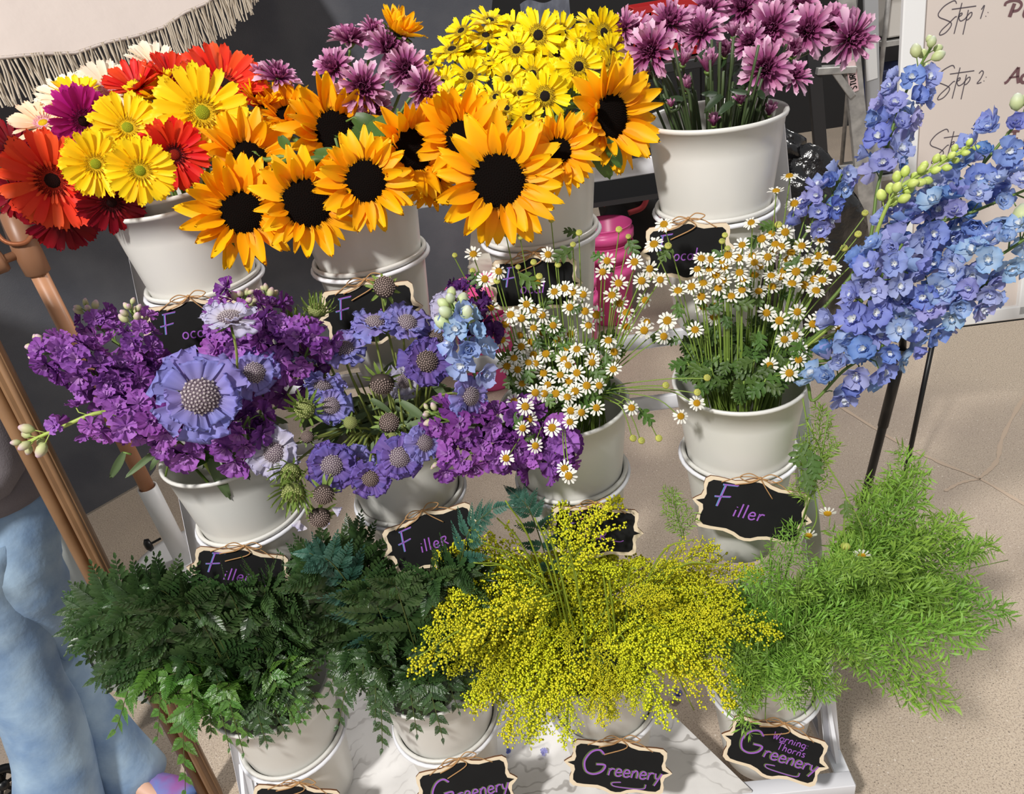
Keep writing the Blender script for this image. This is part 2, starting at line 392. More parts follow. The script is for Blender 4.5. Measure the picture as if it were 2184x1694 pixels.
# ------------------------------------------------------------------ flower stand
TY = (1.388, 1.209, 1.005); TZ = (1.382, .933, .480); RING = .16
def colx(c): return -.66+.338*c
def rim(t, c): return V((colx(c), TY[t], TZ[t]))
XL, XRt = -.812, .497
def sl(z): return .93+.43*z                      # slanted plane of the stand
st = thing('flower_stand', 'white metal three tier flower stand on casters holding all the buckets', 'stand', (-.16, 1.0, 0))
for x in (XL, XRt):
    part('post', MB().bar((x, sl(.085), .085), (x, sl(1.33), 1.33), .034, .030).mesh('post', G['rack']), st)
    part('gusset', MB().add([(x-.004, .93, .11), (x-.004, 1.10, .11), (x-.004, 1.045, .27), (x+.004, .93, .11), (x+.004, 1.10, .11), (x+.004, 1.045, .27)], [(0, 2, 1), (3, 4, 5), (0, 1, 4, 3), (1, 2, 5, 4), (2, 0, 3, 5)]).mesh('gusset', G['rack'], False), st)
    part('base_bar', MB().bar((x, .90, .095), (x, 1.40, .095), .034, .030).mesh('base_bar', G['rack']), st)
part('base_bar', MB().bar((XL-.017, .895, .095), (XRt+.017, .895, .095), .034, .034).mesh('base_bar', G['rack']), st)
part('base_bar', MB().bar((XL-.017, 1.40, .095), (XRt+.017, 1.40, .095), .030, .030).mesh('base_bar', G['rack']), st)
ringm = MB(); ringm.lathe([(.1145+.0045*math.cos(a), .0045*math.sin(a)) for a in [2*PI*i/8 for i in range(8)]], 40, closed=True)
ringm = ringm.mesh('holder_ring', G['rack'])
for t in range(3):
    for dz in ((.052, .175) if t < 2 else ()):
        z = TZ[t]-RING+dz; y = sl(z)+.045
        if z < 1.36: part('rail', MB().bar((XL-.02, y, z), (XRt+.02, y, z), .012, .034, up=(0, 0, 1)).mesh('rail', G['rack']), st)
    for c in range(4):
        p = rim(t, c)-V((0, 0, RING+.012))
        part('holder_ring', ringm, st, Matrix.Translation(p))
        zr_ = TZ[t]-RING+.052
        a_, b_ = (V((p.x, p.y+.118, p.z)), V((p.x, sl(zr_)+.043, zr_-.012))) if t < 2 else (V((p.x, p.y+.118, p.z)), V((p.x, p.y+.150, .123 if c < 3 else .004)))
        part('holder_arm', MB().bar(a_, b_, .02, .006).mesh('holder_arm', G['rack']), st)
def caster(x, y):
    c = part('caster', MB().lathe([(.004, .078), (.016, .078), (.016, .066), (.022, .062), (.022, .056), (.010, .052)], 16).bar((-.013, 0, .058), (-.013, .012, .022), .004, .02).bar((.013, 0, .058), (.013, .012, .022), .004, .02).mesh('caster', G['silver']), st, Matrix.Translation((x, y, 0)))
    wm = MB().lathe([(.006, -.010), (.022, -.010), (.025, -.005), (.025, .005), (.022, .010), (.006, .010)], 18).mesh('wheel', G['black'])
    link('wheel', wm, c, Matrix.Translation((0, .012, .025)) @ Matrix.Rotation(PI/2, 4, 'Y'))
for x in (XL, XRt):
    for y in (.91, 1.39): caster(x, y)
# scroll printed board lying across the base
bp = [(-.787, .885), (.300, .885), (.145, 1.128), (-.02, 1.39), (-.787, 1.39)]
n = len(bp); bv = [(x, y, z) for z in (.1125, .1215) for x, y in bp]
b_ = link('scroll_board', MB().add(bv, [tuple(range(n))[::-1], tuple(range(n, 2*n))]+[(i, (i+1) % n, n+(i+1) % n, n+i) for i in range(n)]).mesh('scroll_board', G['scroll'], False))
b_['label'] = 'white board printed with grey scrolls lying on the base of the stand'; b_['category'] = 'board'

# ------------------------------------------------------------------ room that buckets and plaques take
PLQ = []
def fitY(x, y, Y, marg, t, floor_=.55):
    """nearest depth not behind Y at which a plant of tier t stands clear of buckets and plaques"""
    for px, py, wp, tp, Yp in PLQ:
        if tp == t-1 and abs(x-px) < wp*.5+10+marg*600 and abs(y-py) < wp*.36+10+marg*800: Y = min(Y, Yp-.062-marg)
    while Y > floor_:
        P = at(x, y, Y); bad = False
        for tt in range(t+1):
            for c in range(4):
                r = rim(tt, c); own = tt == t
                if P.z > r.z+.02+(0 if own else marg*.5) or P.z < r.z-.41-marg*.6: continue
                need = (.126 if P.z > r.z-RING-.01 else .120)+marg
                if math.hypot(P.x-r.x, P.y-r.y) < need: bad = True
        if not bad: return Y
        Y -= .005
    return Y

def clash(P, m_, t, own=None):
    for tt in range(t+1):
        for c in range(4):
            r = rim(tt, c)
            if tt == t and c == own: continue
            if r.z-.41-m_ < P.z < r.z+.015+m_*.5 and math.hypot(P.x-r.x, P.y-r.y) < .122+m_: return True
    for (Q, nrm, xd, wp) in PL3:
        d = P-Q
        if abs(d.dot(nrm)) < m_ and abs(d.dot(xd)) < wp*.5+m_*.6 and d.length < wp*.6+m_: return True
    return any(abs(P.x-x_) < .017+m_ and abs(P.y-sl(P.z)) < .02+m_ and P.z < 1.35 for x_ in (XL, XRt))
PL3 = []

# ------------------------------------------------------------------ buckets
def bucket_mesh(r1, r0, h, rr, name, m_='bucket'):
    p = [(.001, -h), (r0-.006, -h), (r0, -h+.006)]
    for k in range(1, 7): p.append((lerp(r0, r1, k/6), lerp(-h+.006, -.006, k/6)))
    p += [(r1+rr, -.006), (r1+rr*1.5, -.001), (r1+rr, .003), (r1-.001, .002), (r1-.004, -.004)]
    for k in range(5, -1, -1): p.append((lerp(r0, r1, k/6)-.004, lerp(-h+.008, -.006, k/6)))
    p.append((.001, -h+.008))
    return MB().lathe(p, 56).mesh(name, G[m_])
inner_m = bucket_mesh(.1215, .086, .300, .0035, 'bucket'); outer_m = bucket_mesh(.1078, .080, .250, .004, 'outer_bucket'); short_m = bucket_mesh(.1078, .0855, .1985, .004, 'outer_bucket')
holds = [['gerberas', 'sunflowers', 'yellow daisies', 'purple chrysanthemums'],
         ['purple stock', 'scabiosa', 'feverfew behind the purple stock', 'feverfew and blue delphinium'],
         ['fern beside the wooden frame rail', 'fern beside the goldenrod', 'goldenrod', 'feathery asparagus fern']]
BK = {}
for t in range(3):
    for c in range(4):
        p = rim(t, c); rz = Matrix.Rotation(R_.random()*6, 4, 'Z')
        tl = Matrix.Rotation(R_.uniform(-.003, .003), 4, 'X') @ Matrix.Rotation(R_.uniform(-.003, .003), 4, 'Y')
        o = link('flower_bucket', inner_m, None, Matrix.Translation(p) @ tl @ rz)
        o['label'] = 'white plastic bucket holding %s' % holds[t][c]; o['category'] = 'bucket'; o['group'] = 'white flower buckets'
        o = link('outer_bucket', short_m if t == 2 and c < 3 else outer_m, None, Matrix.Translation(p-V((0, 0, RING))) @ rz)
        o['label'] = 'white outer bucket around the base of the one with %s' % holds[t][c]; o['category'] = 'bucket'; o['group'] = 'white outer buckets'
o = link('flower_bucket', bucket_mesh(.1045, .0735, .312, .003, 'bucket'), None, Matrix.Translation(rim(0, 0)+V((.005, .003, .021))))
o['label'] = 'off-white liner bucket set inside the gerbera bucket'; o['category'] = 'bucket'; o['group'] = 'white flower buckets'

# ------------------------------------------------------------------ chalkboard plaques
def circ(cx, cy, rx, ry, a0, a1, n=10):
    return [(cx+rx*math.cos(math.radians(lerp(a0, a1, i/n))), cy+ry*math.sin(math.radians(lerp(a0, a1, i/n)))) for i in range(n+1)]
FONT = {
 'F': (.62, [[(.08, 0), (.1, .5), (.13, 1)], [(.02, 1.0), (.3, 1.03), (.62, 1.06)], [(-.14, .42), (.15, .46), (.48, .52)]]),
 'i': (.24, [[(.08, 0), (.1, .45)], [(.12, .62), (.13, .67)]]), 'l': (.22, [[(.06, 0), (.1, .92)]]),
 'e': (.5, [[(.06, .25), (.25, .26), (.4, .3), (.34, .47), (.16, .48), (.05, .26), (.12, .05), (.3, .01), (.46, .12)]]),
 'r': (.4, [[(.06, 0), (.08, .48)], [(.08, .3), (.2, .46), (.38, .45)]]),
 'R': (.55, [[(.06, 0), (.08, .6)], [(.04, .6), (.34, .62), (.4, .48), (.3, .34), (.1, .3)], [(.2, .3), (.5, 0)]]),
 'E': (.5, [[(.42, .6), (.08, .58), (.07, .3), (.06, .02), (.44, .02)], [(.08, .31), (.36, .32)]]),
 'o': (.48, [circ(.23, .24, .19, .24, 90, 450, 14)]), 'c': (.42, [circ(.24, .24, .2, .24, 50, 310)]),
 'a': (.5, [circ(.23, .23, .19, .23, 60, 400, 12), [(.42, .46), (.42, .08), (.5, .02)]]),
 'n': (.5, [[(.06, 0), (.08, .48)], [(.08, .3), (.24, .5), (.38, .4), (.4, 0)]]),
 'h': (.5, [[(.06, 0), (.08, .9)], [(.08, .3), (.24, .5), (.38, .4), (.4, 0)]]),
 'y': (.5, [[(.05, .48), (.12, .16), (.28, .12)], [(.44, .5), (.3, .1), (.12, -.36)]]),
 'G': (.95, [[(.72, .86), (.5, 1.02), (.2, .9), (.02, .5), (.16, .1), (.48, 0), (.78, .16), (.84, .42), (.5, .42)]]),
 'W': (.7, [[(0, .9), (.16, .05), (.3, .7), (.44, .05), (.64, .95)]]),
 'g': (.5, [circ(.23, .24, .18, .22, 60, 400, 12), [(.42, .46), (.42, -.1), (.3, -.34), (.1, -.26)]]),
 'T': (.6, [[(.3, 0), (.3, .9)], [(0, .9), (.6, .92)]]),
 's': (.4, [[(.34, .46), (.14, .48), (.08, .34), (.3, .2), (.3, .04), (.04, .02)]]),
 ':': (.2, [[(.08, .1), (.09, .14)], [(.1, .4), (.11, .44)]]), ' ': (.4, [])}
def ribbon(mb, pts, wd, z, M, mi=0):
    P = [V((p[0], p[1], 0)) for p in (cat([V((a, b, 0)) for a, b in pts], 4) if len(pts) > 2 else [V((a, b, 0)) for a, b in pts])]
    vs, fs = [], []
    for i, p in enumerate(P):
        d = (P[min(i+1, len(P)-1)]-P[max(i-1, 0)]); d = d.normalized() if d.length > 1e-9 else V((1, 0, 0))
        nn = V((-d.y, d.x, 0))*wd/2
        vs += [p+nn+V((0, 0, z)), p-nn+V((0, 0, z))]
    for i in range(len(P)-1): fs.append((2*i, 2*i+1, 2*i+3, 2*i+2))
    mb.add(vs, fs, mi, None, M)
def write(mb, s, x, y, size, wd, z, M, mi=0, slope=0., grow=1.0, gap=.1):
    for k, ch in enumerate(s):
        wv, strokes = FONT[ch]
        for stp in strokes:
            ribbon(mb, [(x+(a+.12*b)*size, y+(b)*size+slope*(x+a*size)) for a, b in stp], wd, z, M, mi)
        x += (wv+gap)*size*(1 if k else grow)
    return x
_h = [(0, .285), (.05, .278), (.11, .25), (.19, .232), (.33, .238), (.395, .235), (.432, .205), (.436, .15), (.424, .1), (.436, .055), (.474, .025), (.5, 0)]
OUT = _h+[(x, -y) for x, y in _h[::-1][1:]]
OUT = OUT+[(-x, y) for x, y in OUT[::-1][1:-1]]
def plaque(px, py, wpx, rot, t, c, text, label, hs=1.0, dyy=-.036):
    Yp = TY[t]-.112+dyy; PLQ.append((px, py, wpx, t, Yp))
    P = at(px, py, Yp); wm_ = wpx*mpp(P)
    nrm = (facing(P)+V((0, -1.1, -.05))).normalized()
    xd = XR*math.cos(math.radians(rot))-YU*math.sin(math.radians(rot))
    M = frame(P, nrm, 0, 1, xd); PL3.append((P, nrm, xd, wm_))
    root = thing('chalkboard_sign', label, 'sign', P, 'chalkboard plaques tied to the buckets')
    o2 = [(x*wm_, y*wm_*hs) for x, y in OUT]; n = len(o2)
    mb = MB(); vs = [(x, y, z) for z in (-.0025, .0025) for x, y in o2]+[(0, 0, -.0025), (0, 0, .0025)]
    mb.add(vs, [(i, n+i, n+(i+1) % n, (i+1) % n)[::-1] for i in range(n)], 1)
    mb.add(vs, [(n+i, n+(i+1) % n, 2*n+1) for i in range(n)]+[((i+1) % n, i, 2*n) for i in range(n)], 0)
    part('board', mb.mesh('board', [G['plaque'], G['plaque_edge']], False), root, M)
    e = .0065
    i2 = [(x-e*(1 if x > 0 else -1)*min(1, abs(x)/(.3*wm_)), y-e*(1 if y > 0 else -1)*min(1, abs(y)/(.05*wm_))) for x, y in o2]
    mb = MB().add([(x, y, .0031) for x, y in i2]+[(0, 0, .0031)], [(i, (i+1) % n, n) for i in range(n)])
    part('chalk_face', mb.mesh('chalk_face', G['chalk'], False), root, M)
    u = wm_; L_ = MB(); L2 = MB()
    if text == 'Greenery' or text == 'Thorns':
        for mb, mi, dx, wd in ((L2, 0, -.008, .020), (L_, 0, 0, .013)):
            z = .0035 if mb is L2 else .0042
            write(mb, 'G', (-.33+dx)*u, -.09*u*hs, .235*u, wd*u*1.25, z, M)
            write(mb, 'reenery', (-.09+dx)*u, -.085*u*hs, .145*u, wd*u, z, M, gap=.02)
            ribbon(mb, [((.27+dx)*u, -.13*u), ((.25+dx)*u, -.175*u), ((.1+dx)*u, -.185*u), ((-.02+dx)*u, -.18*u), ((-.04+dx)*u, -.15*u), ((.04+dx)*u, -.135*u)], wd*u*.7, z, M)
        part('lettering_shadow', L2.mesh('lettering_shadow', G['ink_green'], False), root, M if False else Matrix(), label='olive green letter outlines')
        if text == 'Thorns':
            write(L_, 'Warning:', -.06*u, .115*u, .085*u, .0085*u, .0042, M, gap=.04)
            write(L_, 'Thorns', .0*u, .03*u, .08*u, .0085*u, .0042, M, gap=.08)
        part('lettering', L_.mesh('lettering', G['ink_purple'], False), root, Matrix(), label='purple handwriting')
    else:
        write(L2, text[0], -.31*u, -.02*u*hs, .20*u, .016*u, .0035, M)
        write(L_, text[0], -.303*u, -.016*u*hs, .20*u, .010*u, .0042, M)
        write(L_, text[1:], -.15*u, -.08*u*hs, .135*u, .013*u, .0042, M, gap=.08)
        if text[-1] == 'R': ribbon(L_, [(.18*u, -.09*u), (.26*u, -.1*u), (.3*u, -.085*u)], .008*u, .0042, M)
        part('lettering_shadow', L2.mesh('lettering_shadow', G['ink_blue'], False), root, Matrix(), label='blue chalk shading')
        part('lettering', L_.mesh('lettering', G['ink_purple'], False), root, Matrix(), label='purple handwriting')
    # twine: ties to the holder ring above and a bow
    tw = MB(); hy = .285*u*hs
    k0 = (0, hy+.003, .006)
    sg = R_.choice((-1, 1))
    def loop(s_, a, l):
        d = V((math.cos(a)*s_, math.sin(a), 0)); nn = V((-d.y, d.x, 0))
        return cat([V(k0), V(k0)+d*l*.5+nn*l*.22, V(k0)+d*l+V((0, 0, .004)), V(k0)+d*l*.55-nn*l*.2, V(k0)], 5)
    tw.tube(loop(1, .15, .034*u/.2), .0011, 5); tw.tube(loop(-1, -.1, .034*u/.2), .0011, 5)
    tw.tube(cat([V(k0), V((.012, hy-.012, .007)), V((.03*sg, hy-.032, .006))], 5), .0011, 5)
    tw.tube(cat([V(k0), V((-.014, hy-.008, .007)), V((-.042, hy-.018, .006))], 5), .0011, 5)
    tw.tube(cat([V((-.3*u, .2*u*hs, .004)), V((-.15*u, hy*.98, .004)), V(k0), V((.15*u, hy*.98, .004)), V((.3*u, .2*u*hs, .004))], 5), .001, 5)
    tw.lathe([(.001, -.003), (.0035, 0), (.001, .003)], 8, 0, Matrix.Translation(k0))
    part('twine_bow', tw.mesh('twine_bow', G['twine']), root, M)
SG = 'black chalkboard plaque with purple writing tied to '
plaque(420, 700, 214, -5, 0, 0, 'Focal', SG+'the gerbera bucket', 1.1)
plaque(792, 668, 222, -7, 0, 1, 'Focal', SG+'the sunflower bucket', 1.12)
plaque(1140, 606, 206, -2, 0, 2, 'Focal', SG+'the yellow daisy bucket', 1.1)
plaque(1466, 535, 200, -5, 0, 3, 'Focal', SG+'the purple chrysanthemum bucket', 1.15)
plaque(512, 1222, 216, 12, 1, 0, 'FilleR', SG+'the purple stock bucket', .98)
plaque(925, 1150, 226, -19, 1, 1, 'FilleR', SG+'the scabiosa bucket, hanging crooked', 1.05)
plaque(1268, 1132, 208, 2, 1, 2, 'FilleR', SG+'the feverfew bucket behind the goldenrod', 1.05)
plaque(1603, 1088, 252, 9, 1, 3, 'Filler', SG+'the feverfew and delphinium bucket', 1.0)
plaque(628, 1728, 205, 10, 2, 0, 'Greenery', SG+'the fern bucket beside the wooden frame rail', 1.05)
plaque(993, 1682, 226, -11, 2, 1, 'Greenery', SG+'the fern bucket beside the goldenrod', 1.05)
plaque(1318, 1636, 230, 5, 2, 2, 'Greenery', SG+'the goldenrod bucket', .95)
plaque(1652, 1601, 228, 14, 2, 3, 'Thorns', 'black chalkboard plaque warning of thorns, on the asparagus fern bucket', 1.0)

# ------------------------------------------------------------------ parasol
um = thing('parasol', 'cream fringed parasol on a tilting wooden pole with white base', 'parasol', (-1.37, 1.95, 0))
pj = V((-1.37, 1.95, 1.19)); Cc = V((-1.676, 2.5, 2.196)); az, ti = .835, .55
e1 = V((math.cos(az), math.sin(az), 0)); e2 = V((math.sin(az), -math.cos(az), 0))*math.cos(ti)-V((0, 0, 1))*math.sin(ti); en = e1.cross(e2)
if en.z < 0: en = -en
apex = Cc+en*.30
ax_ = (apex-pj).normalized()
part('base_plate', MB().lathe([(.001, .0), (.20, .0), (.20, .018), (.17, .024), (.04, .03), (.001, .03)], 40).mesh('base_plate', G['white']), um, Matrix.Translation((-1.37, 1.95, 0)))
part('base_tube', MB().lathe([(.031, .03), (.031, .36), (.026, .36), (.026, .30)], 20).mesh('base_tube', G['white']), um, Matrix.Translation((-1.37, 1.95, 0)))
part('base_knob', MB().lathe([(.004, -.02), (.004, .012), (.02, .014), (.024, .026), (.012, .034), (.001, .034)], 12).mesh('base_knob', G['black']), um, frame(V((-1.40, 1.90, .17)), V((-.7, -.7, .05))))
part('pole', MB().tube([(-1.37, 1.95, .30), pj], .023, 18).mesh('pole', G['pole']), um)
part('collar', MB().tube([pj-V((0, 0, .075)), pj-V((0, 0, .07)), pj-V((0, 0, .02)), pj, pj+ax_*.09, pj+ax_*.1], [.026, .033, .035, .035, .033, .026], 18).mesh('collar', G['knob']), um)
part('knob', MB().lathe([(.001, -.03), (.012, -.03), (.012, .01), (.028, .012), (.032, .02), (.032, .045), (.027, .052), (.001, .052)], 18).mesh('knob', G['knob']), um, frame(pj-V((0, 0, .01))+V((-.035, -.03, 0)), V((-.85, -.5, -.1))))
hk = pj+ax_*.12
part('hook', MB().tube(cat([hk, hk+V((-.02, -.06, .0)), hk+V((.0, -.085, -.07)), hk+V((.04, -.07, -.09)), hk+V((.06, -.03, -.07))], 6), .006, 8).mesh('hook', G['copper']), um)
part('pole', MB().tube([pj+ax_*.08, apex+ax_*.08], .021, 14).mesh('pole', G['pole']), um)
RC = 1.05; fr = MB(); hem = MB()
NG = 8
for g in range(NG):
    a0, a1 = 2*PI*g/NG+.2, 2*PI*(g+1)/NG+.2
    vs, fs = [], []; nu, nv = 10, 8
    for i in range(nv+1):
        s_ = i/nv
        for j in range(nu+1):
            q = j/nu; A = e1*math.cos(a0)+e2*math.sin(a0); B = e1*math.cos(a1)+e2*math.sin(a1)
            d = A*(1-q)+B*q; d = d*(1+.035*math.sin(PI*q)*0-.0)
            sag = -.035*math.sin(PI*q)*s_
            wr = .006*math.sin(q*23+g)*s_**2
            p = Cc+d*RC*s_*(1+.05*math.sin(PI*q))+en*(.30*(1-s_**1.6)+sag+wr)
            vs.append(p)
    for i in range(nv):
        for j in range(nu): fs.append((i*(nu+1)+j, i*(nu+1)+j+1, (i+1)*(nu+1)+j+1, (i+1)*(nu+1)+j))
    part('canopy_panel', MB().add(vs, fs).mesh('canopy_panel', G['canopy']), um)
    edge = vs[-(nu+1):]
    hem.tube([p+V((0, 0, -.004)) for p in edge], .004, 6)
    ns = 150
    for k in range(ns):
        q = k/ns*nu; i = int(q); p = edge[i].lerp(edge[min(i+1, nu)], q-i)
        l = .088+.02*R_.random(); ph = R_.random()*6; am = .0035
        cl = math.sin(k*.35+g)*.006
        pts = [p+V((am*math.sin(ph+u*4)+cl*u, am*math.cos(ph+u*3)*.6+cl*u*.5, -l*u)) for u in (0, .3, .6, 1)]
        fr.tube(pts, .0024, 3, cap=False)
part('hem', hem.mesh('hem', G['canopy']), um)
part('fringe', fr.mesh('fringe', G['fringe']), um, kind='stuff')
for g in range(NG):
    a = 2*PI*g/NG+.2; part('rib', MB().tube([apex-en*.02, Cc+(e1*math.cos(a)+e2*math.sin(a))*RC], .006, 6).mesh('rib', G['white']), um)

# ------------------------------------------------------------------ wooden frame rail, pale mirror stand-in, dark backdrop panels
q0, q1 = at(462, 1694, 1.075), at(8, 790, 1.075)
dr = (q1-q0).normalized(); q0 = q0-dr*(q0.z/dr.z); q1 = q0+dr*(1.75/dr.z)
fb = thing('mirror_frame_rail', 'tall brown wooden frame rail with moulded edge beside the ferns', 'wooden frame', q0)
sd = V((-.55, .83, 0)); mb = MB()
mb.bar(q0, q1, .026, .046, up=sd, bev=.004)
part('rail', mb.mesh('rail', G['wood'], False), fb)
off = XR*-.027-FW*.008
part('moulding', MB().tube([q0+off, q1+off], .0115, 12).mesh('moulding', G['wood']), fb)
off2 = XR*.012-FW*.018
part('bead', MB().tube([q0+off2, q1+off2], .006, 8).mesh('bead', G['wood']), fb)
pb = atz(362, 1520, 0); pd = V((-.9, .42, 0)).normalized(); pu = dr*(1.45/dr.z)  # panel added where the mirror would show its pale reflection
vs = []
for d_ in (V((0, 0, 0)), V((.42, .9, 0))*.02):
    vs += [pb+d_, pb+pd*.95+d_, pb+pd*.95+pu+d_, pb+pu+d_]
pt = link('mirror_view_panel', MB().add(vs, [(3, 2, 1, 0), (4, 5, 6, 7), (0, 1, 5, 4), (1, 2, 6, 5), (2, 3, 7, 6), (3, 0, 4, 7)]).mesh('mirror_view_panel', G['mirror_grey'], False))
pt['label'] = 'added pale grey panel standing in for the mirror reflection behind the jeans'; pt['category'] = 'panel'
def cloth_panel(name, pix, P0, d, label, waves, nx=40, nz=30):
    d = V(d).normalized(); nn = V((d.y, -d.x, 0)); loc = []
    for x, y in pix:
        r = ray(x, y); tt = (V(P0)-CAM).dot(nn)/r.dot(nn); p = CAM+r*tt; loc.append(((p-V(P0)).dot(d), max(.012, p.z)))
    n = len(loc); mb = MB(); vs = []
    for th in (0, -.012):
        for a, z in loc:
            p = V(P0)+d*a+nn*(th+waves*math.sin(a*3.1)); vs.append((p.x, p.y, z))
    mb.add(vs, [tuple(range(n)), tuple(range(n, 2*n))[::-1]]+[((i+1) % n, i, n+i, n+(i+1) % n) for i in range(n)])
    o = link(name, mb.mesh(name, G['slate'], False)); o['label'] = label; o['category'] = 'backdrop'
cloth_panel('backdrop_panel', [(-200, 1310), (150, 1120), (285, 1042), (318, 1022), (332, 1000), (345, 940), (390, 760), (330, 640), (215, 450), (60, 190), (-140, -160), (-300, -160)], atz(190, 1100, 0), (.16, .18, 0), 'dark slate grey backdrop panel standing behind the parasol pole', 0)
cloth_panel('backdrop_panel', [(335, 900), (990, 700), (1010, 420), (1062, -120), (60, -160), (180, 300), (330, 560)], V((-.9, 3.2, 0)), (1, .12, 0), 'dark slate grey backdrop panel behind the sunflowers', 0)

# ------------------------------------------------------------------ instruction sign on black easel
BL = at(1893, 704, 1.80); TL = at(1924, 0, 1.93)
rr_ = (atz(2184, 668, BL.z)-BL); sx = rr_.normalized(); su = (TL-BL); su = (su-sx*su.dot(sx)).normalized(); sn = sx.cross(su)
if sn.dot(CAM-BL) < 0: sn = -sn
def onsign(x, y, z=0):
    r = ray(x, y); tt = (BL-CAM).dot(sn)/r.dot(sn); p = CAM+r*tt-BL; return (p.dot(sx), p.dot(su))
SM = Matrix((sx, su, sn)).transposed().to_4x4(); SM.translation = BL
sg = thing('instruction_sign', 'cream instruction board with white frame listing steps beside the delphinium', 'sign', BL)
SW, SH, FWd = .36, .92, .052
part('panel', MB().box((SW/2, SH/2, -.004), (SW/2, SH/2, .004)).mesh('panel', G['cream_board'], False), sg, SM)
for nm, c, h in (('frame_side', (FWd/2-.006, SH/2, .006), (FWd/2, SH/2, .009)), ('frame_side', (SW, SH/2, .006), (FWd/2, SH/2, .009)), ('frame_side', (SW/2, .008, .006), (SW/2, .018, .009)), ('frame_side', (SW/2, SH, .006), (SW/2, .02, .009))):
    part(nm, MB().box(c, h, bev=.003).mesh(nm, G['white'], False), sg, SM)
zz = lambda l, ox, oy: [onsign(1900+(x)/5.29+ox, y/5.29+oy) for x, y in l]
I4 = Matrix(); bolds = [MB(), MB(), MB()]
for ox, oy, dg in ((0, 0, 1), (-4, 138, 2), (-17, 274, 3)):
    thin = MB()
    for s_ in ([(738, 42), (725, 12), (690, 15), (600, 70), (535, 150), (545, 195), (610, 222), (675, 255), (672, 300), (620, 365), (565, 395), (545, 385), (575, 335), (650, 265), (720, 195), (742, 188)],
               [(800, 32), (710, 382)], [(685, 106), (960, 68)], [(755, 195), (795, 170), (800, 148), (775, 160), (765, 205), (785, 238), (830, 215), (850, 190)],
               [(872, 112), (810, 390)], [(845, 200), (885, 150), (912, 142), (905, 180), (870, 220), (845, 225)], [(1096, 138), (1090, 144)], [(1072, 180), (1066, 187)]):
        ribbon(thin, zz(s_, ox, oy), .0022, .0012, I4)
    d_ = {1: [(1018, 108), (1054, 62), (1008, 212)], 2: [(1012, 100), (1045, 68), (1062, 92), (1030, 160), (990, 212), (1040, 200)], 3: [(1012, 80), (1045, 70), (1030, 120), (1050, 150), (1020, 200), (990, 195)]}[dg]
    ribbon(thin, zz(d_, ox, oy), .0022, .0012, I4)
    part('thin_lettering', thin.mesh('thin_lettering', G['ink_thin'], False), sg, SM, label='thin grey script')
for l, wd in (([(1392, 40), (1365, 110), (1335, 192)], .0085), ([(1282, 68), (1300, 30), (1380, 6), (1450, 18), (1470, 62), (1430, 115), (1370, 128)], .006), ([(1530, 80), (1505, 140), (1500, 175), (1530, 190)], .008),
              ([(1276, 940), (1310, 920), (1380, 830), (1436, 760)], .006), ([(1436, 760), (1428, 850), (1436, 938)], .008), ([(1330, 878), (1440, 862)], .004), ([(1540, 840), (1490, 850), (1465, 890), (1480, 930), (1535, 925)], .007),
              ([(1305, 1512), (1330, 1488), (1400, 1480), (1450, 1478)], .006), ([(1395, 1490), (1382, 1570), (1365, 1660)], .008), ([(1360, 1570), (1430, 1562)], .005), ([(1520, 1560), (1505, 1640), (1535, 1650)], .008)):
    ribbon(bolds[0 if l[0][1] < 500 else 1 if l[0][1] < 1200 else 2], [onsign(1900+x/5.29, y/5.29) for x, y in l], wd, .0014, I4)
for bold in bolds: part('bold_lettering', bold.mesh('bold_lettering', G['ink_bold'], False), sg, SM, label='bold mauve brush script')
es = thing('sign_easel', 'black metal tripod easel under the cream instruction board', 'easel', atz(1838, 1085, 0))
back = -sn*.03
f1, f2 = atz(1838, 1085, 0), atz(1920, 1062, 0)
t1 = BL+sx*.05+su*.3+back; t2 = BL+sx*.22+su*.6+back*6
g1 = at(1925, 745, 1.83); g2 = at(1998, 690, 1.9)
part('leg', MB().tube([f1, g1], [.0125, .0125], 12).tube([f1+(g1-f1)*.55, g1], .015, 12).mesh('leg', G['black']), es)
part('leg', MB().tube([f2, g2], [.0075, .0075], 10).mesh('leg', G['black']), es)
part('leg', MB().tube([f2+V((.55, -.12, 0)), BL+sx*.5-su*.0+back], .0125, 12).mesh('leg', G['black']), es)
part('ledge', MB().bar(BL+sx*.02+back-su*.012, BL+sx*.6+back-su*.012, .02, .03).mesh('ledge', G['black']), es)
part('mast', MB().tube([g1, BL+sx*.04+su*.5+back], .01, 10).tube([g2, BL+sx*.2+su*.5+back], .008, 10).mesh('mast', G['black']), es)

# ------------------------------------------------------------------ things behind the stand
def noisy_blob(rx, ry, rz, seed, amp=.12, n=24, k=16, flat=True):
    rr = random.Random(seed); ph = [(rr.uniform(1, 5), rr.uniform(1, 5), rr.uniform(1, 5), rr.uniform(0, 6)) for _ in range(7)]
    vs, fs = [], []
    for i in range(k+1):
        th = PI*i/k
        for j in range(n):
            a = 2*PI*j/n; d = V((math.sin(th)*math.cos(a), math.sin(th)*math.sin(a), math.cos(th)))
            q = 1+amp*sum(math.sin(d.x*p[0]*2+d.y*p[1]*2+d.z*p[2]*2+p[3]) for p in ph)/3
            p = V((d.x*rx, d.y*ry, d.z*rz))*q
            if flat and p.z < -rz*.8: p.z = -rz*.8
            vs.append(p)
    for i in range(k):
        for j in range(n): fs.append((i*n+j, (i+1)*n+j, (i+1)*n+(j+1) % n, i*n+(j+1) % n))
    return MB().add(vs, fs)
def single(name, mb, m_, label, catg, group=None, M=None, smooth=True):
    o = link(name, mb.mesh(name, G[m_] if isinstance(m_, str) else m_, smooth), None, M); o['label'] = label; o['category'] = catg
    if group: o['group'] = group
    return o
